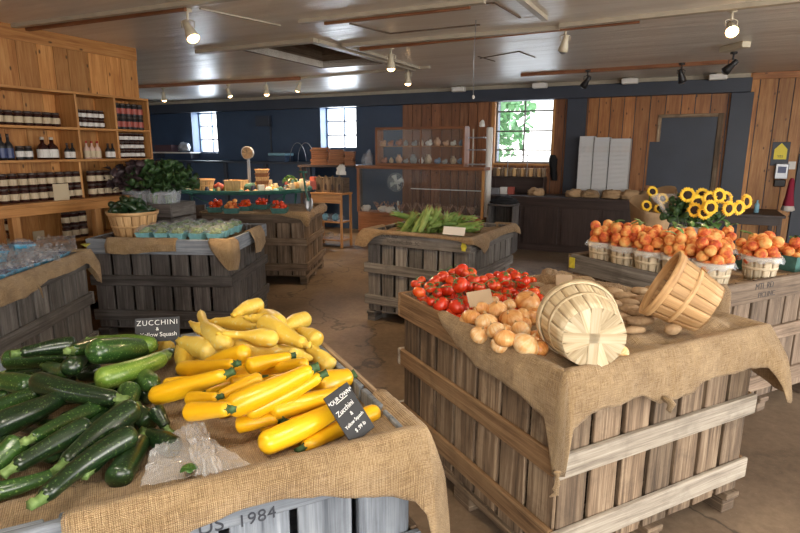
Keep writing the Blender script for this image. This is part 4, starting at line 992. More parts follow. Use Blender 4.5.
# ================================================================== PEACHES
pm = MB(); pm.ball((0, 0, 0), 1, 18, 12, sc=(1, 1, .95))
for i, v in enumerate(pm.v):
    a = math.atan2(v.y, v.x); d = .07 * math.exp(-(a / .28) ** 2) * (1 - abs(v.z)); tp = .12 * math.exp(-((1 - v.z) / .12) ** 2) if v.z > .5 else 0; pm.v[i] = v * (1 - d) - V((0, 0, tp))
peach_me = pm.mesh('peach', M['peach'])
def heap(c, rad, n, r, zb, squeeze=.9, spread=None):
    ob_ = []; out = []
    for i in range(n):
        best = None
        for k in range(60):
            a = rnd() * 6.283; q = rad * math.sqrt(rnd()); x, y = c[0] + q * math.cos(a), c[1] + q * math.sin(a); z = zb
            for p, ro in ob_:
                dd = (p.x-x)**2 + (p.y-y)**2; s_ = (r + ro) * squeeze
                if dd < s_*s_: z = max(z, p.z + math.sqrt(s_*s_ - dd))
            if best is None or z < best.z: best = V((x, y, z))
        ob_.append((best, r)); out.append(best)
    return out
pk = basket('peck_basket', .098, .078, .145, 12, 'peck', 'peck', gap=.09, detail=False)
def liner(r, z, seed):
    mb = MB(); rows = []
    for i in range(7):
        t = i / 6; row = []
        for j in range(41):
            a = 2 * math.pi * j / 40; w = noise.noise(V((math.cos(a) * 2.5, math.sin(a) * 2.5, seed + t * 2))); rr = r + .010 + .014 * t * (1 + w) + (.004 * math.sin(a * 11) * t)
            if i == 0: rr = r - .006
            row.append((rr * math.cos(a), rr * math.sin(a), z + .006 - max(0, t - .05) * (.035 + .03 * w)))
        rows.append(row)
    mb.sheet(rows); return mb
solid(liner(.098, .145, 2).build('plastic_liner', M['film'], pk), .0006, 0)
qt = empty('quart_carton')
def carton(root, w, h, m, nm='carton'):
    mb = MB(); t = .004; wb_ = w * .82
    def ringp(s, z): return [V((-s, -s, z)), V((s, -s, z)), V((s, s, z)), V((-s, s, z))]
    o_, i_ = [ringp(wb_/2, 0), ringp(w/2, h)], [ringp(w/2 - t, h), ringp(wb_/2 - t, .006)]
    rows = [r_ + [r_[0]] for r_ in o_ + i_]; mb.sheet(rows, 0, False); mb.poly(ringp(wb_/2 - t, .006)); mb.poly(list(reversed(ringp(wb_/2, 0))))
    c = mb.build(nm, m, root); bev(c, .003); mb = MB(); mb.lathe([(.707 * w, h - .006), (.707 * w + .005, h - .006), (.707 * w + .005, h), (.707 * w, h), (.707 * w, h - .006)], Matrix.Rotation(math.pi/4, 4, 'Z'), 4, smooth=False); mb.build('carton_rim', m, root); return c
carton(qt, .15, .10, M['pulp'])
pkp = [(c, []) for c in pk.children]; qtp = [(c, []) for c in qt.children]
PK = [(.12, .13, 0, 'splint peck basket of peaches at the front corner of the peach crate', 'front corner basket'), (.12, .335, 0, 'splint peck basket of peaches second along the near edge, behind the corner basket', 'second near-edge basket'),
    (.115, .535, 0, 'splint peck basket of peaches third along the near edge of the peach crate', 'third near-edge basket'), (.115, .73, 0, 'splint peck basket of peaches fourth along the near edge of the peach crate', 'fourth near-edge basket'),
    (.115, .925, 0, 'splint peck basket of peaches at the far end of the near edge', 'far near-edge basket'), (.56, .12, 0, 'splint peck basket of peaches standing apart behind the stencilled board', 'basket behind the stencilled board'),
    (.33, .95, 0, 'splint peck basket of peaches at the back of the inner row', 'back inner basket'), (.33, .74, 0, 'splint peck basket of peaches second from the back of the inner row', 'second inner basket'), (.33, .53, 0, 'splint peck basket of peaches in the middle of the inner row', 'middle inner basket'), (.335, .31, 0, 'splint peck basket of peaches at the near end of the inner row', 'near inner basket'),
    (.56, .40, 0, 'splint peck basket of peaches right behind the basket standing apart', 'basket behind the lone one'), (.56, .66, 1, 'green quart carton of peaches beside the flower bucket', 'green carton by the bucket'), (.80, .34, 1, 'green quart carton of peaches in the middle of the crate', 'middle green carton'), (.80, .60, 1, 'green quart carton of peaches between two others, inner row', 'inner green carton'),
    (1.02, .18, 1, 'green quart carton of peaches nearest the right end board', 'end board green carton'), (1.04, .42, 1, 'green quart carton of peaches second along the end board', 'second end green carton'), (.80, .86, 1, 'green quart carton of peaches at the back board', 'back green carton')]
n_pk = n_qt = 0
for i, (x, y, k, lab, sh_) in enumerate(PK):
    p = Hc.w(x, y, .835)
    if k == 0:
        if n_pk == 0: pk.location = p; tag(pk, lab, 'basket', 'peck baskets of peaches'); 
        else: dup(pk, pkp, p, rnd() * 6, lab)
        n_pk += 1; zb = p.z + .145 - .022; rad = .074; n = 17; r = .035
    else:
        if n_qt == 0: qt.location = p; qt.rotation_euler = (0, 0, R(27)); tag(qt, lab, 'carton', 'green cartons of peaches')
        else: dup(qt, qtp, p, R(20 + rnd() * 20), lab)
        n_qt += 1; zb = p.z + .10 - .018; rad = .055; n = 9; r = .034
    pts = heap((p.x, p.y), rad, n, r, zb); os2 = []
    for q in pts:
        rr = r * (.94 + .14 * rnd()); os2.append(round_thing('peach', peach_me, q, rr, (rnd() * 3, rnd() * 3, rnd() * 6), '', 'peach', 'ripe peaches in the baskets'))
    rank_labels(os2, pts, 'orange-red peach, # of the ' + sh_, 3)
    if rnd() < .75:
        mb = MB(); q = max(pts, key=lambda t: t.z - t.y * .2)
        for a in range(2): leafmesh(mb, q + V(((rnd()-.5)*.08, (rnd()-.5)*.08, .026)), V((rnd()-.5, rnd()-.5, .25)), V((0, -.2, 1)), .07 + .02*rnd(), .016, .3)
        tag(solid(mb.build('peach_leaf', M['leaf']), .0007), 'green peach leaves on the ' + sh_, 'leaf')
# ================================================================== CORN
mb = MB()
cp = [(.0, 0), (.012, .006), (.018, .03), (.026, .07), (.028, .12), (.024, .17), (.014, .205), (.006, .22)]
Cm = Matrix.Rotation(math.pi/2, 4, 'Y')
mb.lathe(cp, Cm, 12, lobes=5, la=.05)
for k in range(6):
    a = k * 1.05 + rnd(); r0 = .022
    rows = []
    for i in range(9):
        t = i / 8; x = .01 + t * (.22 + .04 * rnd()); w = .020 * math.sin(math.pi * min(1, t * .85 + .12)); rr = r0 + .004 + .010 * ss(.6, 1, t) * (k % 2)
        c = V((x, rr * math.cos(a), rr * math.sin(a))) ; s_ = V((0, -math.sin(a), math.cos(a))); rows.append([c - s_ * w - V((0, math.cos(a), math.sin(a))) * .006, c, c + s_ * w - V((0, math.cos(a), math.sin(a))) * .006])
    mb.sheet(rows)
corn_me = mb.mesh('corn_cob', M['husk'])
mb = MB()
for k in range(7): a = k * .9; mb.tube([(.205, 0, 0), (.235, .006 * math.cos(a), .006 * math.sin(a)), (.262, .018 * math.cos(a), .016 * math.sin(a))], [.002, .0018, .001], 4)
silk_me = mb.mesh('silk', M['silk'])
mb = MB(); mb.tube([(.006, 0, 0), (-.02, 0, .002), (-.035, .003, .004)], [.013, .011, .012], 8); shank_me = mb.mesh('shank', M['husk'])
co = []; cpt = []; obc = []
for i in range(44):
    lay = 0 if i < 16 else (1 if i < 32 else 2)
    x = .22 + .62 * rnd(); y = .16 + .70 * rnd()
    if lay == 2: x = .3 + .45 * rnd(); y = .35 + .35 * rnd()
    z = .862 + lay * .042; p = G.w(x, y, z)
    o = bpy.data.objects.new('corn_cob', corn_me); COL.objects.link(o); o.location = p; o.rotation_euler = ((rnd()) * 6, (rnd()-.6) * .35 - (.1 if lay else 0), rnd() * 6.28)
    tag(o, '', 'corn', 'green corn cobs heaped on the centre crate')
    for nm, me in (('silk', silk_me), ('shank', shank_me)): c = bpy.data.objects.new(nm, me); COL.objects.link(c); c.parent = o
    co.append(o); cpt.append(p)
for (px, py, z, ry) in ((412, 218, 1.0, -1.0), (420, 216, 1.02, -1.2), (427, 216, 1.0, -1.1), (402, 216, 1.0, -.9), (440, 216, .99, -.7), (450, 213, 1.0, -.5)):
    o = bpy.data.objects.new('corn_cob', corn_me); COL.objects.link(o); o.location = at(px, py, z) - V((0, 0, .15)); o.rotation_euler = (0, ry, -1.2 + rnd() * 2.4); tag(o, '', 'corn', 'green corn cobs heaped on the centre crate'); co.append(o); cpt.append(o.location.copy())
    for nm, me in (('silk', silk_me), ('shank', shank_me)): c = bpy.data.objects.new(nm, me); COL.objects.link(c); c.parent = o
rank_labels(co, cpt, 'corn cob in green husk, # of the corn heap', 5)
p = at(454, 231, .93); o = plate('price_card', 'white price card propped on the corn', p, V((.86, -.5, 0)), V((.15, .35, 1)), .20, .07, M['whitecard'], .003)
# ================================================================== GREENS ON THE DARK CRATE
pt = empty('pint_carton'); carton(pt, .115, .06, M['teal']); ptp = [(c, []) for c in pt.children]
mb = MB()
for k in range(34):
    p0 = V(((rnd()-.5)*.07, (rnd()-.5)*.07, .055 + rnd()*.04)); d = V((rnd()-.5, rnd()-.5, (rnd()-.3)*.6)).normalized() * .028; mb.tube([p0 - d, p0 + V((0, 0, .006)), p0 + d], [.003, .010, .003], 6)
bean_me = mb.mesh('green_peppers', M['husk'])
mb = MB()
for k in range(9): leafmesh(mb, V(((rnd()-.5)*.08, (rnd()-.5)*.08, .07)), V((rnd()-.5, rnd()-.5, .5)), V((0, 0, 1)), .05, .018, .3, 4)
kl_me = mb.mesh('green_tops', M['leaf'])
def film_dome(w, h, seed):
    mb = MB(); rows = []
    for i in range(10):
        r_ = []
        for j in range(10):
            x, y = (i/9-.5), (j/9-.5); e = max(abs(x), abs(y)) * 2; r_.append((x * w, y * w, h * (1 - .45 * e ** 3) + .016 * fold(x*2, y*2, seed, 4)))
        rows.append(r_)
    mb.sheet(rows); return mb
fm = [film_dome(.125, .118, s_).mesh('plastic_wrap', M['film']) for s_ in (1, 2, 3)]
i = 0; pob = []
for y in (.14, .30, .46, .62):
    for x in (.44, .59, .74, .89, 1.04):
        if x < .5 and y > .5: continue
        p = D.w(x + (rnd()-.5)*.02, y + (rnd()-.5)*.02, .850)
        if i == 0: pt.location = p; o = pt; tag(o, '', 'carton', 'pint cartons of small greens')
        else: o = dup(pt, ptp, p, D.yaw + (rnd()-.5) * .3)
        i += 1; pob.append((o, p))
        for nm, me in (('produce', bean_me), ('plastic_wrap', fm[i % 3])) + ((('green_tops', kl_me),) if rnd() < .6 else ()):
            if nm == 'produce': g = bpy.data.objects.new('green_vegetables', me); COL.objects.link(g); g.parent = o; g['kind'] = 'stuff'; g.rotation_euler = (0, 0, rnd() * 6)
            else: g = bpy.data.objects.new(nm, me); COL.objects.link(g); g.parent = o; g.rotation_euler = (0, 0, 0 if 'wrap' in nm else rnd() * 6)
rank_labels([a for a, b in pob], [b for a, b in pob], 'film-wrapped pint carton of small greens, # on the dark crate', 5)
bb = basket('bushel_basket', .205, .150, .245, 18, 'basket', 'basket', gap=.02); bp = D.w(.215, .38, .815); bb.location = bp; tag(bb, 'upright bushel basket heaped with dark cucumbers on the dark gray crate', 'basket')
cu = []; cpt = []
for k in range(30):
    a = rnd() * 6.28; q = .14 * math.sqrt(rnd()); zz = bp.z + .22 + (.12 if k > 14 else 0) * (1 - q / .2) + rnd() * .02; c = V((bp.x + q * math.cos(a), bp.y + q * math.sin(a), zz)); d = V((rnd()-.5, rnd()-.5, (rnd()-.5) * .7)).normalized() * .075
    o = long_veg('cucumber', c - d, c + d, .026 + .006 * rnd(), prof_p, M['cuke'], M['gstem'], ((rnd()-.5) * .25, .1), .012, .3); tag(o, '', 'cucumber', 'dark cucumbers in the bushel basket'); cu.append(o); cpt.append(c)
rank_labels(cu, cpt, 'dark green cucumber, # in the bushel basket', 4)
# quarts of tomatoes and berries on crate E
q2 = None; tq = [(216, 212, .95), (232, 213, .85), (245, 211, 1.0), (262, 209, 1.05), (280, 213, 1.0)]
names = ['leftmost', 'second from the left', 'middle', 'fourth from the left', 'rightmost']
for i, (px, py, s_) in enumerate(tq):
    p = at(px, py, .87); o = dup(qt, qtp, p, R(rnd() * 20 - 10), scale=(1.2, 1.1, .62), label= 'green pulp quart of red tomatoes, %s on the brown burlap' % names[i], group='green quarts of tomatoes on the back crate'); o['category'] = 'carton'
    pts = heap((p.x, p.y), .060, 12, .029, p.z + .055)
    os2 = [round_thing('tomato' if i != 1 else 'peach', tom_me if i != 1 else peach_me, q, .027 * (.85 + .25 * rnd()), (rnd(), rnd(), rnd() * 6), '', 'tomato' if i != 1 else 'peach', 'small fruits in the green quarts') for q in pts]
    rank_labels(os2, pts, 'small red fruit, # in the %s green quart' % names[i], 3)
# berry cartons in film on crate C
bq = empty('berry_carton'); carton(bq, .12, .07, M['bluebag'])
mb = MB()
for k in range(70): mb.ball(((rnd()-.5)*.10, (rnd()-.5)*.10, .06 + rnd() * .02), .008, 7, 5)
g = mb.build('blueberries', M['berry'], bq); g['kind'] = 'stuff'
g = film_dome(.15, .105, 5).build('plastic_wrap', M['filmc'], bq)
bqp = [(c, []) for c in bq.children]; bl_ = []; i = 0
for y in [.24 + .155 * k for k in range(6)]:
    for x in (.36, .52, .68, .84, 1.02):
        p = Cc.w(x, y, .815 + .0); 
        if i == 0: o = bq; o.location = p; tag(o, '', 'carton', 'film-wrapped cartons of blueberries')
        else: o = dup(bq, bqp, p, rnd() * .5)
        i += 1; bl_.append((o, p))
for k in range(9):
    p = Cc.w(.42 + .2 * (k % 3) + .06 * rnd(), .38 + .24 * (k // 3) + .05 * rnd(), .905); o = dup(bq, bqp, p, (R(8 * (rnd()-.5)), R(16 * (rnd()-.5)), rnd() * 1.5)); bl_.append((o, p))
rank_labels([a for a, b in bl_], [b for a, b in bl_], 'blue carton of berries under film, # on the left crate', 6)
for k, (px, py) in enumerate(((20, 252), (55, 245), (12, 262), (38, 255))):
    bag_sheet('plastic_bag', ['clear crumpled bag over the berry cartons near the crate corner', 'crumpled bag over the far berry cartons', 'crumpled bag over the nearest berry cartons', 'crumpled bag over the middle berry cartons'][k], [(px-22, py+9, 0), (px+22, py+6, 0), (px+20, py-9, 0), (px-18, py-7, 0)], .945, M['film'], amp=.022, seed=30+k)
mb = MB(); p = at(86, 247, .90)
for a in range(7): leafmesh(mb, p, V((math.cos(a * .9), math.sin(a * .9), .9)), V((0, 0, 1)), .045, .018, .2)
tag(solid(mb.build('yellow_blossom', simple('yellow_green_blossom', (.55, .52, .10), .6)), .0008), 'small yellow-green squash blossom on the corner of the berry crate', 'flower')
kp = at(180, 225, .74)
bx = empty('wooden_box', (-2.50, 5.80, 0), R(-14), 'dark weathered wooden box carrying the bunches of kale', 'box')
def bxp(nm, boards, m):
    mb = MB(); [mb.board(*b_) for b_ in boards]; return bev(mb.build(nm, M[m], bx), .003)
hw, hd = .27, .20
for sg, nm in ((-1, 'slatted_side'), (1, 'slatted_side')): bxp(nm, [((0, sg * hd, .12 + i * .145), (2*hw, .02, .135)) for i in range(7)], 'darkgray')
for sg in (-1, 1): bxp('slatted_side', [((sg * (hw - .01), 0, .12 + i * .145), (.02, 2*hd - .022, .135)) for i in range(7)], 'gray' if sg == 1 else 'darkgray')
for a in (-1, 1):
    for b_ in (-1, 1): bxp('corner_post', [((a * (hw - .045), b_ * (hd - .035), .52), (.045, .045, 1.04), None, 0, 2)], 'darkgray')
bxp('shelf_board', [((0, 0, .96), (2*hw - .03, 2*hd - .03, .02))], 'darkgray')
BXM = Matrix.Translation(bx.location) @ Matrix.Rotation(R(-14), 4, 'Z')
kobj = []; kpt = []
for i, (x, y, dk) in enumerate([(-.28, -.08, 1), (-.15, -.11, 1), (.02, -.10, 0), (.15, -.06, 0), (-.19, .07, 1), (-.05, .08, 1), (.10, .08, 0)]):
    c = BXM @ V((x, y, .975)); o = empty('kale_bunch', c, 0, '', 'kale', 'bunches of kale in the wooden box')
    mb = MB()
    for k in range(210):
        a = rnd() * 6.28; el = .05 + rnd() * 1.3; d = V((math.cos(a) * math.cos(el), math.sin(a) * math.cos(el), math.sin(el))); p0 = V((0, 0, .22)) + d * (.05 + .21 * rnd())
        leafmesh(mb, p0, d + V((rnd()-.5, rnd()-.5, rnd()-.5)) * .8, d + V((rnd()-.5, rnd()-.5, rnd()-.5)), .07 + .04 * rnd(), .032 + .016 * rnd(), .4, 3)
    solid(mb.build('leaves', M['kaled' if dk else 'kale'], o), .0008)
    mb = MB(); mb.lathe([(.05, .0), (.06, .06), (.075, .16), (.085, .22)], None, 16, lobes=5, la=.12); solid(mb.build('plastic_sleeve', M['film'], o), .0006)
    mb = MB()
    for k in range(6): mb.tube([((rnd()-.5)*.06, (rnd()-.5)*.06, .0), ((rnd()-.5)*.05, (rnd()-.5)*.05, .16)], .006, 5)
    mb.build('stalks', M['zstem'], o); kobj.append(o); kpt.append(c)
rank_labels(kobj, kpt, 'leafy bunch of kale, # in the dark wooden box', 2)
# ================================================================== SUNFLOWERS
def sunflower_meshes():
    mb = MB()
    for ring, (n, L_, w, up) in enumerate(((19, .027, .009, .12), (17, .024, .008, .35))):
        for k in range(n):
            a = 2 * math.pi * (k + ring * .5) / n + rnd() * .1; d = V((math.cos(a), math.sin(a), up)); leafmesh(mb, d * .030 + V((0, 0, .002 + ring * .004)), d, V((0, 0, 1)), L_ * (.85 + .3 * rnd()), w, .15, 4)
    pet = mb.mesh('petals', M['petal'])
    mb = MB(); mb.lathe([(.001, .016), (.018, .015), (.030, .011), (.036, .004), (.036, -.004), (.001, -.012)], None, 20); dk = mb.mesh('seed_disk', M['disk'])
    return pet, dk
PET, DSK = sunflower_meshes()
def sunflower(c, face, foot, label, group):
    o = empty('sunflower', c, 0, label, 'sunflower', group); f = V(face).normalized()
    m = frame((0, 0, 0), V((0, 0, 1)).cross(f), f)
    for nm, me in (('petals', PET), ('seed_disk', DSK)): g = bpy.data.objects.new(nm, me); COL.objects.link(g); g.parent = o; g.matrix_local = m
    mb = MB(); e = V(foot) - V(c); mb.tube([-f * .008, -f * .04 + V((0, 0, -.02)), e * .5 - f * .03, e], [.005, .005, .005, .005], 6)
    leafmesh(mb, e * .25 - f * .03, V((rnd()-.5, rnd()-.5, .1)), V((0, 0, 1)), .09, .035, .5); leafmesh(mb, e * .4 - f * .03, V((rnd()-.5, -.5, .1)), V((0, 0, 1)), .09, .035, .5)
    mb.build('stem', M['stemg'], o); return o
fb = Hc.w(1.02, .93, .835)
fk = empty('flower_bucket', fb, 0, 'white bucket of sunflowers standing at the back of the peach crate', 'bucket')
mb = MB(); mb.lathe([(.001, .004), (.085, .004), (.088, 0), (.10, .19), (.104, .19), (.104, .20), (.098, .20), (.082, .01), (.001, .01)], None, 28); mb.build('bucket_body', M['white'], fk)
mb = MB(); mb.tube([(.104 * math.cos(a), .104 * math.sin(a) - .0, .175 - .06 * math.sin(a / 2 * 2)) for a in [math.pi * k / 14 + math.pi for k in range(15)]], .002, 5); mb.build('wire_handle', M['graymetal'], fk)
DSC = (fb - V((0, 0, CAM_H))).dot(FW)
sf = []; sp_ = []
for i, (x, y, dz) in enumerate([(260, 385, 0), (232, 425, -.07), (213, 440, -.05), (292, 428, -.06), (325, 425, .0), (230, 395, .0), (180, 433, -.02), (157, 383, .02), (190, 408, .0), (350, 405, .05), (283, 395, .05), (205, 385, .06)]):
    px, py = 640 + x / 3.33, 80 + y / 3.33; c = atY(px, py, fb.y - .05 + dz * 1.2); f = V((px - 712, 0, 0)) * .012 + V((0, -1, .25 + (190 - py) * .01 + .2 * (rnd()-.5)))
    sf.append(sunflower(c, f, fb + V(((rnd()-.5)*.1, (rnd()-.5)*.1, .03)), '', 'sunflowers in the white bucket')); sp_.append(c)
rank_labels(sf, sp_, 'yellow sunflower with a dark centre, # of the white bucket bouquet', 3)
mb = MB()
for k in range(120):
    a = rnd() * 6.28; el = rnd() * 1.4; d = V((math.cos(a) * math.cos(el), math.sin(a) * math.cos(el) * .7, math.sin(el))); leafmesh(mb, fb + V((0, .03, .26)) + V((d.x * .2, d.y * .16, d.z * .14)) * (.5 + .5*rnd()), d + V((rnd()-.5, rnd()-.5, rnd()-.5)), d, .08 + .03*rnd(), .028, .4, 4)
for k in range(16): mb.tube([fb + V(((rnd()-.5)*.1, (rnd()-.5)*.1, .02)), fb + V(((rnd()-.5)*.3, (rnd()-.5)*.2, .3))], .003, 4)
o = mb.build('flower_foliage', M['kale']); tag(solid(o, .0007), 'green foliage filling the sunflower bouquet in the white bucket', 'foliage'); o['kind'] = 'stuff'
mb = MB(); rows = []
for i in range(9):
    row = []
    for j in range(25):
        a = math.pi * (-.1 + 1.2 * j / 24); t = i / 8; rr = .06 + .19 * t + .03 * noise.noise(V((j * .5, t * 3, 1))); row.append(fb + V((rr * 1.15 * math.cos(a), .02 + rr * .55 * math.sin(a), .10 + .33 * t + .03 * noise.noise(V((j * .6, t, 4))))))
    rows.append(row)
mb.sheet(rows); tag(solid(mb.build('flower_wrap', M['plastic']), .0008), 'clear crinkled film wrapped behind the sunflower bouquet', 'flower wrap')
# second bouquet in brown paper, in a dark bucket on the floor behind the peach crate
b2_ = V((1.83 + .62, 5.55, 0)); b2_ = V((atY(650, 235, 5.6).x, 5.6, 0))
k2 = empty('flower_bucket', b2_, 0, 'tall dark bucket of paper-wrapped sunflowers behind the peach crate', 'bucket')
mb = MB(); mb.lathe([(.001, 0), (.11, 0), (.15, .62), (.155, .62), (.145, .62), (.11, .02)], None, 24); mb.build('bucket_body', M['black'], k2)
mb = MB(); rows = []
for i in range(8):
    row = []
    for j in range(29):
        a = 2 * math.pi * j / 28; t = i / 7; rr = .09 + .13 * t + .03 * noise.noise(V((math.cos(a) * 2, math.sin(a) * 2, t * 2))) ; row.append(b2_ + V((rr * math.cos(a), rr * math.sin(a), .45 + .62 * t * (1 + .25 * max(0, math.cos(a)) + .12 * math.sin(a)))))
    rows.append(row)
mb.sheet(rows); tag(solid(mb.build('paper_wrap', M['paper']), .0015), 'brown paper wrapped round the bouquet behind the peach crate', 'flower wrap')
sf = []; sp_ = []
for (px, py) in ((652, 192), (662, 199), (646, 206), (659, 209)):
    c = atY(px, py, 5.50); sf.append(sunflower(c, (0, -1, .4), b2_ + V((0, 0, .5)), '', 'sunflowers in brown paper')); sp_.append(c)
rank_labels(sf, sp_, 'sunflower, # of the brown paper bouquet', 2)
# ================================================================== JARS ON THE SHELVES
def jar(name, h, r, m, lidm, labm, kind='jar'):
    o = empty(name)
    mb = MB()
    if kind == 'jar': mb.lathe([(.001, 0), (r * .95, 0), (r, .004), (r, h * .78), (r * .82, h * .84), (r * .80, h * .86), (.001, h * .86)], None, 12)
    else: mb.lathe([(.001, 0), (r, 0), (r, h * .5), (r * .85, h * .6), (r * .35, h * .72), (r * .32, h * .92), (.001, h * .92)], None, 12)
    mb.build('glass_body', M[m], o)
    mb = MB()
    if kind == 'jar': mb.lathe([(r * .86, h * .85), (r * .9, h * .86), (r * .9, h), (.001, h)], None, 12)
    else: mb.lathe([(r * .36, h * .88), (r * .36, h), (.001, h)], None, 10)
    mb.build('lid', M[lidm], o)
    mb = MB(); a, b = (.20, .62) if kind == 'jar' else (.08, .45); mb.lathe([(r * 1.015, h * a), (r * 1.015, h * b)], None, 16); mb.build('paper_label', M[labm], o); return o
protos = {'pre': jar('preserve_jar', .125, .040, 'jarglass', 'lid', 'label'), 'sm': jar('small_jar', .085, .030, 'jarglass', 'lid', 'whitelabel'), 'bot': jar('syrup_bottle', .22, .034, 'black', 'lid', 'bluejar', 'bottle'),
    'jug': jar('juice_jug', .20, .05, 'jarglass', 'lidlight', 'whitelabel', 'bottle'), 'red': jar('dressing_bottle', .17, .030, 'pinkjar', 'redjar', 'label', 'bottle'), 'bl': jar('salsa_jar', .13, .034, 'black', 'lid', 'redlabel'), 'bk': jar('dark_bottle', .15, .028, 'black', 'lid', 'whitelabel', 'bottle'), 'hon': jar('honey_jar', .12, .035, 'black', 'lid', 'whitelabel')}
pparts = {k: [(c, []) for c in v.children] for k, v in protos.items()}; used = {}
def jars(kind, px0, px1, z, look, cat, group, out=.16, rows=1, step=None, hrow=None, depth=1):
    u0, u1 = Lc(px0, 150, out)[0], Lc(px1, 150, out)[0]; h = {'pre': .125, 'sm': .085, 'bot': .22, 'jug': .2, 'red': .17, 'bl': .13, 'bk': .15, 'hon': .12}[kind]; r = {'pre': .04, 'sm': .03, 'bot': .034, 'jug': .05, 'red': .03, 'bl': .034, 'bk': .028, 'hon': .035}[kind]
    st = step or 2.12 * r; n = max(1, int((u1 - u0) / st)); os_ = []; ps = []
    for k in range(rows):
        for d in range(depth):
            for i in range(n):
                p = L(u0 + st * (i + .5), out - d * 2.15 * r + (rnd()-.5) * .006, z + k * (h + .001))
                if kind not in used: o = protos[kind]; o.location = p; o.rotation_euler = (0, 0, LY - math.pi/2 + (rnd()-.5)); used[kind] = 1; tag(o, '', cat, group)
                else: o = dup(protos[kind], pparts[kind], p, LY - math.pi/2 + (rnd()-.5), None, group); o['category'] = cat
                os_.append(o); ps.append(p)
    rank_labels(os_, ps, look, rows, {1: [''], 2: ['upper', 'lower'], 3: ['top', 'middle', 'bottom']}[rows])
e = .0015
jars('pre', -14, 70, z2_ + e, 'jar with a cream label, # on the top shelf', 'jar', 'cream labelled jars on the top shelf', .19)
jars('sm', 78, 112, z2_ + e, 'small white-labelled jar, # in the top middle cubby', 'jar', 'white labelled jars in the top cubby', .2, 2)
jars('bl', 117, 148, z2_ + e, 'dark salsa jar, # in the top right cubby', 'jar', 'dark jars in the top cubby', .2, 2)
jars('bot', -10, 14, z3_ + e, 'tall dark syrup bottle, # on the middle shelf', 'bottle', 'tall bottles on the middle shelf', .18, 1, .062)
jars('hon', 15, 33, z3_ + e, 'squat dark jar with an oval label, # beside the tall syrup bottles', 'jar', 'squat jars on the middle shelf', .18, 1, .074)
jars('jug', 38, 63, z3_ + e, 'round juice jug with a white oval label, # on the middle shelf', 'bottle', 'juice jugs on the middle shelf', .18, 1, .088)
jars('bk', 65, 78, z3_ + e, 'small dark bottle, # beside the juice jugs', 'bottle', 'dark bottles on the middle shelf', .18, 1, .05)
jars('red', 84, 105, z3_ + e, 'pink dressing bottle with a red cap, # in the centre cubby', 'bottle', 'dressing bottles in the cubby', .2, 1, .06)
jars('bk', 105.5, 115, z3_ + e, 'dark sauce bottle, # beside the pink dressing bottles', 'bottle', 'dark bottles in the cubby', .2, 1, .055)
jars('sm', 119, 148, z3_ + e, 'small relish jar, # in the lower right cubby', 'jar', 'relish jars in the lower cubby', .2, 3)
jars('pre', -8, 80, zc + e, 'preserve jar with a tan label, # on the long counter', 'jar', 'preserve jars on the counter', .24, 2)
jars('pre', 84, 132, zc + e, 'preserve jar, # on the counter past the divider', 'jar', 'preserve jars past the divider', .24, 2)
jars('pre', 53, 84, zl + e, 'preserve jar, # on the lower shelf', 'jar', 'preserve jars on the lower shelf', .20, 2)
jars('pre', -6, 8, zl + e, 'preserve jar at the left end of the lower shelf, #', 'jar', 'preserve jars at the left end', .20, 2)
jars('bk', 86, 95, zl + e, 'dark bottle on the lower shelf beside the post, #', 'bottle', 'dark bottles on the lower shelf', .20)
p = L(Lc(61, 190, .34)[0], .34, zc + .075); plate('shelf_card', 'square cream price card standing before the preserve jars', p, LU, (0, 0, 1), .15, .15, M['label'], .003)
p = L(Lc(38, 228, .015)[0], .012, .76); plate('shelf_card', 'small cream card fixed inside the lower cupboard', p, LU, (0, 0, 1), .11, .15, M['label'], .003)
# ================================================================== BACK OF THE SHOP
def wbx(name, label, cat, u0, u1, o0, o1, z0, z1, m, parts=None):
    o = empty(name, W((u0+u1)/2, (o0+o1)/2, z0), WY, label, cat); return o
def wpart(o, nm, boards, m, bw=.003):
    """boards in world wall coordinates (u0,u1,out0,out1,z0,z1)"""
    mb = MB(); [wb(mb, *b_) for b_ in boards]; c = mb.build(nm, M[m]); c.parent = o; bpy.context.view_layer.update(); c.matrix_parent_inverse = o.matrix_world.inverted(); return bev(c, bw) if bw else c
# dark counter
oc = .80; cu0, ctz = Wc(487, 196, oc); cu1 = Wc(690, 205, oc)[0]; ctz = .87
k = wbx('shop_counter', 'long dark wooden counter below the back windows', 'counter', cu0, cu1, 0, oc, 0, 0, '')
wpart(k, 'counter_top', [(cu0 - .05, cu1, .13, oc + .04, ctz - .035, ctz)], 'darkwood'); wpart(k, 'carcass', [(cu0, cu1, .14, oc - .02, .0, ctz - .036)], 'darkwood')
n = 5
for i in range(n):
    a, b = cu0 + (cu1-cu0)*i/n + .03, cu0 + (cu1-cu0)*(i+1)/n - .03; wpart(k, 'door_panel', [(a, b, oc - .019, oc - .002, .12, ctz - .16)], 'darkwood')
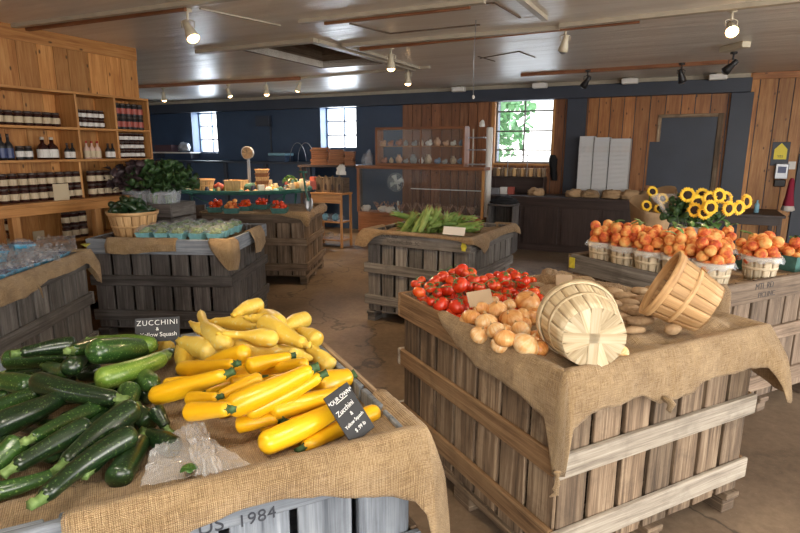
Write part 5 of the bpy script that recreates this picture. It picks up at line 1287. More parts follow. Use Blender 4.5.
# glass display case
cA, _ = Wc(357, 166, 0), 0
def onP(px, py, out): return Wc(px, py, out)
oo_ = 1.25; g0, gz = Wc(356, 165.5, oo_); g1, gz2 = Wc(485, 167.5, oo_); gt = (gz + gz2) / 2; hb = .52
dc = wbx('display_case', 'long glass display counter with a wooden top rail', 'display case', g0, g1, .5, oo_, 0, 0, '')
wpart(dc, 'top_rail', [(g0, g1, oo_-.40, oo_ + .02, gt - .05, gt)], 'cherry'); wpart(dc, 'base_cabinet', [(g0 + .03, g1 - .03, oo_ - .39, oo_, 0, hb)], 'cherry')
wpart(dc, 'end_post', [(g0 + .01, g0 + .05, oo_ - .05, oo_, hb, gt - .051)], 'cherry'); wpart(dc, 'end_post', [(g1 - .05, g1 - .01, oo_ - .05, oo_, hb, gt - .051)], 'shelf')
wpart(dc, 'front_pane', [(g0 + .051, g1 - .051, oo_ - .012, oo_ - .006, hb, gt - .052)], 'glass', 0); wpart(dc, 'glass_shelf', [(g0 + .05, g1 - .05, oo_ - .36, oo_ - .12, (hb+gt)/2 + .02, (hb+gt)/2 + .03)], 'glass', 0)
wpart(dc, 'shelf_edge', [(g0 + 1.0, g1 - .05, oo_ - .12, oo_ - .11, (hb+gt)/2 + .02, (hb+gt)/2 + .035)], 'whitelabel')
d0, dz1 = Wc(375, 127.5, oo_ - .15); d1, _ = Wc(465, 128, oo_ - .15)
uc = wbx('glass_cabinet', 'glass-fronted wooden cabinet of knick-knacks on the display counter', 'cabinet', d0, d1, .6, 1.1, gt, 0, '')
t = .04; ob_, of_ = oo_ - .38, oo_ - .15; gt1 = gt + .001
for nm, bs in (('top_rail', (d0, d1, ob_, of_, dz1 - t, dz1)), ('bottom_rail', (d0, d1, ob_, of_, gt1, gt1 + t)), ('side_frame', (d0, d0 + t, ob_, of_, gt1 + t, dz1 - t)), ('side_frame', (d1 - t, d1, ob_, of_, gt1 + t, dz1 - t)), ('mullion', ((d0+d1)/2 + .03, (d0+d1)/2 + .055, of_ - .02, of_, gt1 + t, dz1 - t))): wpart(uc, nm, [bs], 'cherry')
wpart(uc, 'shelf', [(d0 + t, d1 - t, ob_ + .01, of_ - .03, (gt + dz1)/2, (gt + dz1)/2 + .012)], 'shelf'); wpart(uc, 'glass_pane', [(d0 + t, d1 - t, of_ - .012, of_ - .008, gt1 + t, dz1 - t)], 'glass', 0)
# knick-knacks
cols = [((.5, .3, .18), 'terracotta'), ((.6, .58, .52), 'white'), ((.18, .24, .34), 'slate blue'), ((.45, .34, .22), 'tan'), ((.35, .14, .08), 'rust'), ((.28, .27, .25), 'gray')]
cm = [simple('ceramic_' + c[1].replace(' ', '_'), c[0], .5, vary=.2, vs=30) for c in cols]
kk = []; kpt = []
for zz, (za) in enumerate((gt1 + t, (gt + dz1)/2 + .012)):
    for i in range(11):
        u_ = d0 + t + .06 + (d1 - d0 - 2*t - .12) * i / 10 + (rnd()-.5) * .03; s_ = .035 + .03 * rnd(); ci = int(rnd() * 6); mb = MB()
        if rnd() < .5: mb.lathe([(.001, 0), (s_ * .6, 0), (s_, s_ * .8), (s_ * .9, s_ * 1.5), (s_ * .4, s_ * 2), (s_ * .5, s_ * 2.4), (.001, s_ * 2.4)], None, 12)
        else: mb.ball((0, 0, s_ * .8), s_, 12, 8, sc=(1.1, .8, .8), lump=.35); mb.ball((s_ * .5, 0, s_ * 1.5), s_ * .5, 10, 6, lump=.2)
        p = W(u_, of_ - .13, za); o = mb.build('figurine', cm[ci]); o.location = p; tag(o, '', 'figurine', 'knick-knacks in the glass cabinet'); o['look'] = cols[ci][1]; kk.append(o); kpt.append(p)
rank_labels(kk, kpt, 'small @ figurine, # in the glass cabinet', 2, {2: ['upper', 'lower']})
# contents of the lower case: dried bunches, cloths, white shells
kk = []; kpt = []
for i in range(9):
    u_ = g0 + .35 + (g1 - g0 - .5) * i / 8.5; mb = MB(); n_ = 26
    for k in range(n_):
        a = rnd() * 6.28; d = V((math.cos(a) * .5, math.sin(a) * .5, .9)); q = V((0, 0, 0)) + d * (.08 + .1 * rnd()); mb.tube([(0, 0, 0), q * .6, q], [.003, .002, .003], 4); leafmesh(mb, q, d + V((rnd()-.5, rnd()-.5, 0)), (0, 0, 1), .04, .012, .2, 3)
    p = W(u_, oo_ - .18, hb + .001); o = mb.build('dried_bunch', M['dried']); o.location = p; tag(o, '', 'dried flowers', 'dried bunches in the display case'); kk.append(o); kpt.append(p)
rank_labels(kk, kpt, 'rusty dried flower bunch, # inside the glass counter', 1)
for i, (px, py) in enumerate(((366, 204), (383, 205), (390, 208))):
    mb = MB(); mb.ball((0, 0, .05), .07, 14, 10, sc=(1.3, .9, .8), lump=.4); o = mb.build('folded_cloth', M['whitefig']); o.location = W(Wc(px, py, oo_ - .14)[0], oo_ - .14, hb); tag(o, ['white crumpled cloth at the left end of the glass counter', 'second white cloth inside the glass counter', 'third white cloth inside the glass counter'][i], 'cloth')
# fan
fp = atY(396, 205, W(0, oo_ - .35, 0).y); fu, fz = Wc(398, 182, oo_ - .22); fn = empty('table_fan', W(fu, oo_ - .22, hb), WY, 'pale round table fan behind the glass of the counter', 'fan')
mb = MB(); mb.lathe([(.001, 0), (.09, 0), (.085, .02), (.02, .035), (.015, .2), (.001, .2)], None, 20); mb.build('stand', M['fanwhite'], fn)
hz = min(fz, gt - .22) - hb; hm = Matrix.Translation((0, -.04, hz)) @ Matrix.Rotation(R(90), 4, 'X'); rf = .155
mb = MB()
for q in range(5): r_ = rf * (1 - q * .19); mb.tube([hm @ V((r_ * math.cos(a), r_ * math.sin(a), .05 + .012 * q)) for a in [2 * math.pi * k / 28 for k in range(29)]], .0022, 4, cap=False)
for k in range(20): a = 2 * math.pi * k / 20; mb.tube([hm @ V((.02 * math.cos(a), .02 * math.sin(a), .1)), hm @ V((rf * .6 * math.cos(a), rf * .6 * math.sin(a), .085)), hm @ V((rf * math.cos(a), rf * math.sin(a), .03))], .0015, 4)
mb.build('guard', M['fanwhite'], fn)
mb = MB()
for q in range(4):
    a0 = q * math.pi / 2 + .4; rows = []
    for i in range(5):
        t_ = i / 4; r_ = .02 + (rf * .85 - .02) * t_; w = .5 * (1 - .2 * t_); rows.append([hm @ V((r_ * math.cos(a0 + w * c), r_ * math.sin(a0 + w * c), .02 + .02 * c)) for c in (-.8, 0, .8)])
    mb.sheet(rows)
solid(mb.build('blades', M['fanwhite'], fn), .003); mb = MB(); mb.lathe([(.001, .06), (.03, .055), (.04, .0), (.04, -.07), (.001, -.08)], hm, 16); mb.build('motor', M['fanwhite'], fn)
# white roll and racks right of the cabinet
pu, pz = Wc(487, 127, oo_ - .2); mb = MB(); mb.lathe([(.05, gt - .6 - (pz - .0)), (.05, 0), (.04, .004), (.04, -.02)], None, 20); 
mb = MB(); mb.lathe([(.001, 0), (.052, 0), (.052, pz - .01), (.04, pz), (.001, pz)], None, 20); o = mb.build('white_pipe', M['white']); o.location = W(Wc(487, 160, oo_ - .3)[0] + .03, oo_ - .3, 0); tag(o, 'tall white pipe standing at the right end of the display counter', 'pipe')
rk = empty('wire_rack', W(d1 + .25, .5, gt), WY, 'small dark rack of shelves beside the glass cabinet', 'rack')
r0, r1 = d1 + .06, g1 - .1
for z_ in (gt + .03, gt + .26, gt + .45): wpart(rk, 'rack_shelf', [(r0, r1, oo_ - .38, oo_ - .15, z_, z_ + .02)], 'graymetal')
for u_ in (r0, r1): wpart(rk, 'upright', [(u_ - .01, u_ + .01, oo_ - .39, oo_ - .37, gt + .001, gt + .6)], 'oat')
o = crumple('white_ornament', 'small cream ornament on top of the rack by the white pipe', W(Wc(482, 124, oo_ - .3)[0], oo_ - .3, gt + .66), .04, .03, .06, M['white'], 'ornament', 3)
# things on the counter: crate, cartons, sacks, boxes
wc0 = Wc(480, 230, 1.5)
cr2 = empty('wooden_crate', W(Wc(498, 215, 1.15)[0], 1.2, .0), WY, 'small dark open crate standing on end by the long counter', 'crate')
x0, x1 = Wc(488, 215, 1.3)[0], Wc(513, 215, 1.3)[0]
for nm, b_ in (('side_panel', (x0, x0+.02, .95, 1.3, 0, .74)), ('side_panel', (x1-.02, x1, .95, 1.3, 0, .74)), ('top_panel', (x0-.01, x1+.01, .94, 1.3, .741, .765)), ('back_panel', (x0+.021, x1-.021, .95, .97, .0, .74)), ('shelf', (x0+.021, x1-.021, .975, 1.28, .40, .42))): wpart(cr2, nm, [b_], 'darkgray')
crumple('dark_cloth', 'dark crumpled cloth on the small open crate', W((x0+x1)/2, 1.12, .80), .17, .12, .08, M['blackcloth'], 'cloth', 8)
# stacks of white cartons
nm_ = ['left', 'middle', 'right']
for i, (a, b) in enumerate(((579.5, 594), (594.5, 610), (610.5, 631))):
    u0, zt1 = Wc(a, 138, .45); u1 = Wc(b, 138, .45)[0]; mb = MB(); z = ctz + .001
    zt1 = Wc(605, 137 + i * .8, .45)[1]
    while z < zt1: wb(mb, u0 + .004, u1 - .004, .16, .45, z, z + .016); mb.v[-8:] = [v + WU * ((rnd()-.5) * .006) for v in mb.v[-8:]]; z += .0195
    o = mb.build('carton_stack', M['foam']); tag(o, 'tall ribbed stack of white cartons on the counter, %s of three' % {'left': 'leftmost', 'middle': 'middle one', 'right': 'rightmost and widest'}[nm_[i]], 'carton stack', 'stacks of white cartons')
for i, (px, py, s_, lab, m) in enumerate(((575, 190, .09, 'tan paper sack on the counter left of the white cartons', 'paper'), (590, 197, .09, 'crumpled brown sack at the foot of the white cartons', 'burlapd'), (612, 197, .10, 'crumpled paper in front of the white cartons', 'paper'), (630, 194, .10, 'brown paper heap right of the white cartons', 'paper'), (648, 195, .10, 'burlap bundle near the end of the counter', 'burlapd'), (537, 193, .09, 'clear bag of bread on the counter under the window', 'paper'))):
    u_ = Wc(px, py, .55)[0]; crumple('paper_sack', lab, W(u_, .58, ctz + s_ * .45), s_ * 1.3, s_, s_ * .8, M[m], 'sack', i * 7, WY)
for i, (a, b, c, lab, m) in enumerate(((500, 507, 187, 'small white box on the counter under the window', 'whitelabel'), (507.5, 513, 187, 'small salmon box on the counter beside the white box', 'redlabel'), (490, 499, 189, 'dark gray box at the left end of the counter', 'graymetal'))):
    u0, z_ = Wc(a, c, .6); u1 = Wc(b, c, .6)[0]; mb = MB(); wb(mb, u0, u1, .48, .6, ctz + .001, max(z_, ctz + .1)); tag(bev(mb.build('small_box', M[m]), .004), lab, 'box')
# row of brown bottles / planter on the sill shelf
u0, z_ = Wc(492, 178, .30); u1 = Wc(545, 178, .30)[0]
rk = empty('sill_shelf', W((u0+u1)/2, .2, z_ - .3), WY, 'dark low shelf unit on the counter under the third window', 'shelf')
wpart(rk, 'shelf_board', [(u0, u1, .14, .36, 1.13, 1.15)], 'darkwood'); wpart(rk, 'back_board', [(u0, u1, .14, .155, ctz + .001, 1.129)], 'darkwood')
for u_ in (u0, u1 - .02): wpart(rk, 'end_panel', [(u_, u_ + .02, .156, .36, ctz + .001, 1.129)], 'darkwood')
n = 13; kk = []; kpt = []
for i in range(n):
    mb = MB(); w = (u1 - u0) / n; mb.box((0, 0, .07), (w * .86, .12, .14)); p = W(u0 + w * (i + .5), .25, 1.151); o = bev(mb.build('woven_basket', M['basket'] if i % 2 else M['tan']), .01); o.location = p; o.rotation_euler = (0, 0, WY + (rnd()-.5)*.1); tag(o, '', 'basket', 'small baskets under the window'); kk.append(o); kpt.append(p)
rank_labels(kk, kpt, 'small brown splint basket, # on the window shelf', 1)
rk = empty('wire_stand', W(Wc(530, 155, .3)[0], .3, 1.15), WY, 'thin gray wire stand rising in front of the third window', 'stand')
ua, ub = Wc(508, 150, .34)[0], Wc(548, 150, .34)[0]
for u_ in (ua, (ua + ub)/2): wpart(rk, 'upright', [(u_, u_ + .012, .335, .347, 1.151, 1.50)], 'graymetal', 0)
wpart(rk, 'crossbar', [(ua - .02, ub, .333, .349, 1.50, 1.52)], 'graymetal', 0)
# black jacket on the wall by the window
u_, z_ = Wc(551, 155, .1); mb = MB(); rows = []
for i in range(12):
    t_ = i / 11; wdt = .035 + .03 * math.sin(math.pi * min(1, t_ * 1.1 + .05)) + .012 * math.sin(t_ * 9); rows.append([W(u_ + .02 + .05 * t_ + wdt * c, .05 + .05 * (1 - c * c) + .01 * math.sin(c * 7 + t_ * 3), z_ - t_ * .42) for c in (-1, -.6, -.2, .2, .6, 1)])
mb.sheet(rows); tag(solid(mb.build('black_jacket', M['blackcloth']), .012), 'black jacket hanging on the wall right of the third window', 'jacket')
# right hand side table, time clock, yellow sign, maroon cloth
ta, tz = Wc(733, 208, 1.0); tb, _ = Wc(787, 210, 1.0); tz = .76
st_ = empty('side_table', W((ta + tb)/2, .7, 0), WY, 'dark wooden side table behind the sunflowers', 'table')
wpart(st_, 'table_top', [(ta - .3, tb, .1, 1.0, tz - .035, tz)], 'darkwood'); wpart(st_, 'apron', [(ta - .25, tb - .05, .95, .97, tz - .14, tz - .036)], 'darkwood')
for a in (ta - .22, tb - .08):
    for b_ in (.15, .92): wpart(st_, 'leg', [(a, a + .05, b_, b_ + .05, 0, tz - .036)], 'darkwood')
sa, sz1 = Wc(773, 142, .03); sb, sz0 = Wc(788, 163, .03)
o = empty('notice_board', W((sa+sb)/2, .03, (sz0+sz1)/2), WY, 'small dark board with a yellow house-shaped sign above the wall phone', 'sign')
wpart(o, 'backing_board', [(sa, sb, .026, .034, sz0 - .04, sz1)], 'bluepaint2')
w = (sb - sa) * .72; hh = (sz1 - sz0) * .78; mb = MB(); mb.prism([(-w/2, 0), (w/2, 0), (w/2, hh * .62), (0, hh), (-w/2, hh * .62)], .004); c = mb.build('yellow_house', M['yellow'], o); fixn(c); c.location = (0, -.009, -hh * .42); c['label'] = 'yellow house-shaped sign'
text('sign_lettering', 'YES', hh * .2, M['ink'], o, Matrix.Translation((0, -.0115, -hh * .25)) @ Matrix.Rotation(R(90), 4, 'X'))
ka, kz1 = Wc(775.5, 163.5, .03); kb, kz0 = Wc(785.5, 186, .03)
o = empty('time_clock', W((ka+kb)/2, .03, (kz0+kz1)/2), WY, 'gray wall-mounted card reader with a small screen below the yellow sign', 'time clock')
wpart(o, 'housing', [(ka, kb, .026, .10, kz0 + .10, kz1)], 'graymetal', .008); wpart(o, 'screen', [(ka + .03, kb - .03, .101, .104, kz1 - .13, kz1 - .04)], 'bluejar', 0); wpart(o, 'tray', [(ka + .01, kb - .01, .026, .08, kz0 - .01, kz0 + .09)], 'black', .01)
ea, ez = Wc(789, 165, .03); o = empty('light_switch', W(ea + .03, .03, ez), WY, 'white double light switch right of the card reader', 'switch'); wpart(o, 'plate', [(ea - .01, ea + .08, .026, .034, ez - .06, ez + .05)], 'white'); wpart(o, 'toggle', [(ea + .01, ea + .02, .0345, .045, ez - .02, ez + .01)], 'white'); wpart(o, 'toggle', [(ea + .045, ea + .055, .0345, .045, ez - .02, ez + .01)], 'white')
um = empty('closed_umbrella', W(Wc(789, 200, .5)[0], .5, tz), 0, 'closed maroon and white umbrella standing upright by the side table', 'umbrella')
uz = Wc(789, 178, .5)[1] - tz; mb = MB(); mb.lathe([(.012, uz), (.028, uz * .93), (.042, uz * .5), (.062, uz * .2)], None, 14, lobes=7, la=.15); mb.build('canopy', M['maroon'], um); mb = MB(); mb.lathe([(.0601, uz * .2), (.075, .04), (.05, .02)], None, 14, lobes=7, la=.15); mb.build('white_hem', M['whitefig'], um); mb = MB(); mb.tube([(0, 0, .001), (0, 0, uz)], .006, 6); mb.build('shaft', M['graymetal'], um)
mb = MB(); mb.lathe([(.001, 0), (.03, 0), (.03, .11), (.012, .14), (.012, .17), (.001, .17)], None, 12); o = mb.build('spray_bottle', M['ltblue']); o.location = W(Wc(757, 205, .7)[0], .7, tz + .001); tag(o, 'small blue bottle on the dark side table', 'bottle')
# ------------------------------------------------------------------ wooden stand with house-fronted boxes
sA = V((-1.14, 9.25, 0)); sz_ = .90
sd = empty('wooden_stand', sA, R(-24), 'light wooden stand carrying a box with house-shaped fronts', 'stand')
def sp(nm, boards, m='shelf', par=None):
    mb = MB(); [mb.board(*b_) for b_ in boards]; return bev(mb.build(nm, M[m], par or sd), .003)
sp('top_board', [((0, 0, sz_ - .015), (.60, .36, .03))]); sp('apron', [((0, -.165, sz_ - .10), (.56, .02, .13))]); sp('shelf', [((0, 0, .42), (.54, .30, .02))]); sp('shelf', [((0, 0, .12), (.54, .30, .02))])
for a in (-1, 1):
    for b_ in (-1, 1): sp('leg', [((a * .27, b_ * .155, (sz_ - .031)/2), (.035, .035, sz_ - .032), None, 0, 2)])
hb_ = empty('house_box', sA + V((0, -.03, sz_ + .001)), R(-24), 'brown wooden box with four house-shaped fronts on the stand', 'box')
sp('box_body', [((0, .05, .12), (.54, .18, .24))], 'brown', hb_)
for i in range(4):
    mb = MB(); mb.prism([(-.06, 0), (.06, 0), (.06, .20), (0, .28), (-.06, .20)], .02, Matrix.Translation((-.195 + .13 * i, -.052, 0))); c = fixn(mb.build('house_front', M['tan'], hb_)); mb = MB(); mb.prism([(-.02, .04), (.02, .04), (.02, .12), (0, .15), (-.02, .12)], .004, Matrix.Translation((-.195 + .13 * i, -.0645, 0))); fixn(mb.build('doorway', M['darkwood'], c))
wf = crumple('white_cat_figure', 'small white ceramic cat figure standing on the house box', sA + V((.18, -.1, sz_ + .34)), .07, .045, .10, M['whitefig'], 'figurine', 6)
kk = []; kpt = []
for s_, zz in enumerate((.431, .131)):
    for i in range(5):
        mb = MB(); mb.ball((0, 0, .06), .06, 12, 9, sc=(.9, .9, 1), lump=.35); p = Matrix.Translation(sA) @ Matrix.Rotation(R(-24), 4, 'Z') @ V((-.2 + .1 * i, -.05, zz)); 
        if s_ and i % 2: continue
        o = mb.build('glass_ornament', M['ltblue'] if i % 2 else M['film']); o.location = p; tag(o, '', 'ornament', 'pale blue ornaments on the wooden stand'); kk.append(o); kpt.append(p)
rank_labels(kk, kpt, 'pale blue glass ornament, # on the wooden stand', 2)
# stack of flat reddish baskets behind
kk = []; kpt = []
for s_, (px0, px1, n) in enumerate(((312, 329, 9), (329, 345, 8), (345, 355, 7))):
    Yp = 10.2 + s_ * -.1; a, b = atY(px0, 165, Yp), atY(px1, 165, Yp); z0 = 1.32
    for i in range(n):
        mb = MB(); mb.board((0, 0, .016), (b.x - a.x - .01, .30, .032), None, 0, 0); p = V(((a.x + b.x)/2 + (rnd()-.5)*.03, Yp, z0 + i * .034)); o = bev(mb.build('wooden_tray', M['cherry']), .004); o.location = p; o.rotation_euler = (0, 0, (rnd()-.5) * .15); tag(o, '', 'tray', 'stacked reddish wooden trays'); kk.append(o); kpt.append(p)
for s_, nme in ((0, 'left'), (1, 'middle'), (2, 'right')): pass
rank_labels(kk, kpt, 'flat reddish wooden tray, # of the tray stacks', 4, {4: ['topmost', 'upper', 'lower', 'bottom']})
tb_ = empty('low_table', V((-1.25, 10.25, 0)), 0, 'dark table under the stacks of reddish trays', 'table')
sp('table_top', [((0, 0, 1.30), (1.15, .5, .035))], 'darkwood', tb_)
for a in (-.52, .52):
    for b_ in (-.2, .2): sp('leg', [((a, b_, .64), (.05, .05, 1.28), None, 0, 2)], 'darkwood', tb_)
# ------------------------------------------------------------------ green wagon of goods
gw = V((-2.75, 9.3, 0)); wz = .93
wg = empty('green_wagon', gw, R(-6), 'green painted metal cart heaped with baskets and packets', 'cart')
mb = MB(); rows = []
n = 22
for i in range(n + 1):
    x = -1.25 + 2.5 * i / n; sag = -.05 * (1 - (x / 1.25) ** 2); rows.append([(x, -.42, wz + sag + .05), (x, -.40, wz + sag), (x, 0, wz + sag), (x, .40, wz + sag), (x, .42, wz + sag + .05)])
mb.sheet(rows); solid(mb.build('tray', M['green'], wg), .012)
mb = MB(); mb.tube([(-1.25 + 2.5 * i / n, -.43, wz + .05 - .05 * (1 - ((-1.25 + 2.5*i/n) / 1.25) ** 2)) for i in range(n + 1)], .014, 8); mb.build('rim_bar', M['green'], wg)
for a in (-.95, .95):
    for b_ in (-.33, .33): mb = MB(); mb.tube([(a, b_, wz - .03), (a * .9, b_, .28)], .018, 8); mb.build('leg', M['green'], wg)
    for b_ in (-.38, .38):
        mb = MB(); mm = Matrix.Translation((a * .9, b_, .25)) @ Matrix.Rotation(R(90), 4, 'X'); mb.tube([mm @ V((.22 * math.cos(t_), .22 * math.sin(t_), 0)) for t_ in [2 * math.pi * k / 24 for k in range(25)]], .018, 6, cap=False)
        for k in range(8): t_ = k * math.pi / 4; mb.tube([mm @ V((0, 0, 0)), mm @ V((.21 * math.cos(t_), .21 * math.sin(t_), 0))], .007, 5)
        mb.build('wheel', M['green'], wg)
mb = MB(); mb.tube([(-.9, 0, wz - .04), (.2, -.1, .45), (.9, 0, wz - .04)], .012, 6); mb.build('brace', M['green'], wg)
GW = Matrix.Translation(gw) @ Matrix.Rotation(R(-6), 4, 'Z')
# garden spade leaning on the wagon
sh1, sh0 = atY(303, 170, 7.4), atY(309, 203, 7.0); spd = empty('garden_spade', sh0, 0, 'green-handled garden spade standing in the burlap behind the tomato quarts', 'spade')
sh0 = at(309, 212, .87); spd.location = sh0; top_ = atY(303, 172, sh0.y + .05) - sh0
mb = MB(); mb.tube([(0, 0, .13), top_ * .5, top_], .012, 8); mb.tube([top_ + V((-.05, 0, 0)), top_ + V((.05, 0, 0))], .012, 8); mb.build('handle', M['green'], spd)
mb = MB(); mb.sheet([[V((w * c, .012 * (1 - c*c), z_)) for c in (-1, -.5, 0, .5, 1)] for w, z_ in ((.012, .0), (.045, .05), (.05, .12), (.04, .16), (.014, .17))]); solid(mb.build('blade', M['graymetal'], spd), .003)
# goods on the wagon
def on(x, y, dz=0): return GW @ V((x, y, wz + .012 - .05 * (1 - (x / 1.25) ** 2) + dz))
def wx(px): # x on the wagon seen at this picture column
    lo, hi = -1.4, 1.4
    for _ in range(24):
        m_ = (lo + hi) / 2
        if proj(on(m_, 0))[0] < px: lo = m_
        else: hi = m_
    return lo
hbk = basket('bushel_basket', .20, .15, .20, 16, 'basket', 'basket', gap=.02, detail=False); hbk.location = on(wx(204), -.05, .005); tag(hbk, 'round brown basket at the left end of the green cart', 'basket')
bxo = empty('splint_box', on(wx(237), .0), R(-10), 'square tan splint box on the green cart', 'box'); carton(bxo, .30, .20, M['basket'], 'box_body')
sc_ = empty('dial_scale', on(wx(243), .3), R(-6), 'round dial produce scale standing over the green cart', 'scale')
hs = Wc(247, 147, 1)[1]; hs = .70
mb = MB(); mb.box((0, 0, .02), (.16, .16, .04)); mb.box((0, .02, hs / 2 - .02), (.04, .04, hs - .12)); mb.build('stand', M['graymetal'], sc_)
sm_ = Matrix.Translation((0, 0, hs - .06)) @ Matrix.Rotation(R(90), 4, 'X'); mb = MB(); mb.lathe([(.001, -.03), (.105, -.03), (.11, .0), (.11, .03), (.095, .03)], sm_, 28); mb.build('dial_case', M['graymetal'], sc_); mb = MB(); mb.lathe([(.001, .031), (.094, .031)], sm_, 28); mb.build('dial_face', M['tan'], sc_); mb = MB(); mb.box((0, -.034, hs - .03), (.006, .003, .07)); mb.build('pointer', M['black'], sc_)
mb = MB(); mb.lathe([(.001, 0), (.11, 0), (.13, .03)], Matrix.Translation((0, 0, .5 * 0 + .04)), 24); mb.build('pan', M['graymetal'], sc_)
cool = empty('cooler_box', W(Wc(281, 158, .35)[0], .35, 1.341), WY, 'low light blue plastic cooler on the blue bench behind the cart', 'cooler'); mb = MB(); mb.box((0, 0, .06), (.42, .28, .12)); bev(mb.build('cooler_body', M['bluepaint'], cool), .01); mb = MB(); mb.box((0, 0, .148), (.44, .30, .055)); bev(mb.build('cooler_lid', M['ltblue'], cool), .012)
kk = []; kpt = []
for i in range(6):
    p = on(wx(262), .05, i * .062 + .002); o = empty('splint_tray', p, (rnd()-.5) * .4, '', 'basket', 'stack of splint trays on the cart'); carton(o, .22, .06, M['basket' if i % 2 else 'cherry'], 'tray_body'); kk.append(o); kpt.append(p)
for i, o in enumerate(kk): o['label'] = 'splint tray stacked on the green cart, %s from the bottom' % ORD[i]
kk = []; kpt = []
gm = [M['film'], M['teal'], M['label'], M['redlabel'], M['pulp'], M['berry'], M['amberlight'], M['basket'], M['whitefig']]; gl = ['clear', 'teal', 'cream', 'dark red', 'dull green', 'dark blue', 'amber', 'tan', 'white']
def packet(kd, s_, m):
    mb = MB()
    if kd == 0: mb.ball((0, 0, s_ * .75), s_, 12, 9, sc=(1, .9, .85), lump=.3)
    elif kd == 1: mb.lathe([(.001, 0), (s_ * .7, 0), (s_ * .75, s_ * 1.5), (s_ * .5, s_ * 1.7), (s_ * .55, s_ * 2.1), (.001, s_ * 2.1)], None, 12)
    else: mb.board((0, 0, s_), (s_ * 1.4, s_ * .9, s_ * 2)); 
    return mb.mesh('packet', m)
for i in range(260):
    px = 204 + 108 * rnd(); yy = -.37 + .68 * rnd(); c = int(rnd() * 9); kd = int(rnd() * 3); s_ = .035 + .035 * rnd() + (.03 if yy > 0 else 0); p = on(wx(px), yy)
    if any((p - q).length < .088 for q in kpt) or abs(px-237) < 8 or px < 216: continue
    o = bpy.data.objects.new(['filled_bag', 'small_jar', 'small_box'][kd], packet(kd, s_, gm[c])); COL.objects.link(o); o.location = p; o.rotation_euler = (0, 0, rnd() * 3); tag(o, '', ['bag', 'jar', 'box'][kd], 'small goods on the green cart'); o['look'] = gl[c] + ' ' + ['bag', 'jar', 'box'][kd]; kk.append(o); kpt.append(p)
rank_labels(kk, kpt, '@, # of the goods on the green cart', 4)
fl_ = empty('potted_plant', on(wx(290), .0), 0, 'round leafy green plant in a tub near the right end of the green cart', 'plant'); mb = MB(); mb.lathe([(.001, 0), (.07, 0), (.09, .1), (.08, .1)], None, 16); mb.build('pot', M['teal'], fl_); mb = MB()
for k in range(90): d = V((random.gauss(0, 1), random.gauss(0, 1), abs(random.gauss(0, 1)))).normalized(); leafmesh(mb, V((0, 0, .14)) + d * .09, d + V((rnd()-.5, rnd()-.5, rnd()-.5)) * .8, d, .05, .016, .3, 3)
mb.build('foliage', M['leaf'], fl_)
# brown folding chair and boxes under the wagon
fc = empty('folding_chair', V((-2.98, 7.85, 0)), R(20), 'brown folding chair with a curved metal back beside the green cart', 'chair')
mb = MB(); rows = [[(-.2 + .4 * i / 6, .02 * math.sin(math.pi * i / 6), z_) for i in range(7)] for z_ in (.62, .68, .75, .82)]; mb.sheet(rows); solid(mb.build('backrest', simple('brown_enamel', (.10, .065, .045), .35), fc), .006)
mb = MB(); mb.box((0, -.2, .44), (.40, .38, .025)); bev(mb.build('seat', M['brown'], fc), .008)
for s_ in (-1, 1):
    mb = MB(); mb.tube([(s_ * .21, .02, .82), (s_ * .21, -.02, .45), (s_ * .21, -.42, .01)], .011, 8); mb.build('leg', M['graymetal'], fc); mb = MB(); mb.tube([(s_ * .19, -.36, .44), (s_ * .19, .1, .01)], .011, 8); mb.build('leg', M['graymetal'], fc)
kk = []
for i, (px, py, Y, w, h, m, lab) in enumerate(((216, 206, 9.1, .35, .22, 'card', 'brown cardboard box under the left end of the green cart'), (241, 208, 9.0, .4, .3, 'darkwood', 'dark open wooden crate under the green cart'), (289, 205, 8.8, .3, .32, 'card', 'tall cardboard box under the right end of the green cart'), (267, 208, 9.1, .3, .2, 'brown', 'brown box under the middle of the green cart'))):
    b = atY(px, 200, Y); o = empty('cardboard_box' if m == 'card' else 'wooden_crate', V((b.x, Y, 0)), R(rnd() * 30 - 15), lab, 'box'); z_ = .4
    mb = MB(); mb.box((0, 0, z_ * .5), (w, w * .8, z_)); bev(mb.build('box_body', M[m], o), .005); mb = MB(); mb.box((0, -w * .4 - .05, z_ - .01), (w, .1, .006), Matrix.Rotation(R(25), 3, 'X')); mb.build('flap', M[m], o)
# things along the blue back wall: shelf, round hoops
sb_ = empty('wall_shelf', W(Wc(172, 155, .3)[0], .2, 1.4), WY, 'white wall shelf against the blue wall left of the first window', 'shelf')
u0, u1 = Wc(150, 150, .3)[0], Wc(191, 150, .3)[0]; _, z_ = Wc(170, 152, .3); wpart(sb_, 'shelf_board', [(u0, u1, .0, .35, z_ - .03, z_)], 'whitefig')
for u_ in (u0 + .1, u1 - .1): wpart(sb_, 'bracket', [(u_, u_ + .03, .0, .25, z_ - .15, z_ - .031)], 'bluepaint2')
mb = MB(); wb(mb, Wc(158, 150, .2)[0], Wc(175, 150, .2)[0], .06, .3, z_ + .001, z_ + .16); tag(bev(mb.build('long_box', simple('dark_maroon_box', (.08, .04, .05), .7)), .005), 'dark maroon box on the white wall shelf', 'box')
crumple('gray_bundle', 'small gray bundle on the white wall shelf beside the maroon box', W(Wc(184, 148, .2)[0], .2, z_ + .09), .12, .09, .11, M['graymetal'], 'bundle', 21)
bn = empty('blue_bench', W((Wc(190, 165, .5)[0] + Wc(305, 165, .5)[0]) / 2, .3, 0), WY, 'long dark blue workbench along the blue wall below the windows', 'bench')
u0, u1 = Wc(150, 165, .6)[0], Wc(312, 165, .6)[0]; wpart(bn, 'bench_top', [(u0, u1, .05, .6, 1.30, 1.34)], 'bluepaint2'); wpart(bn, 'front_panel', [(u0, u1, .5, .52, .1, 1.299)], 'bluepaint'); 
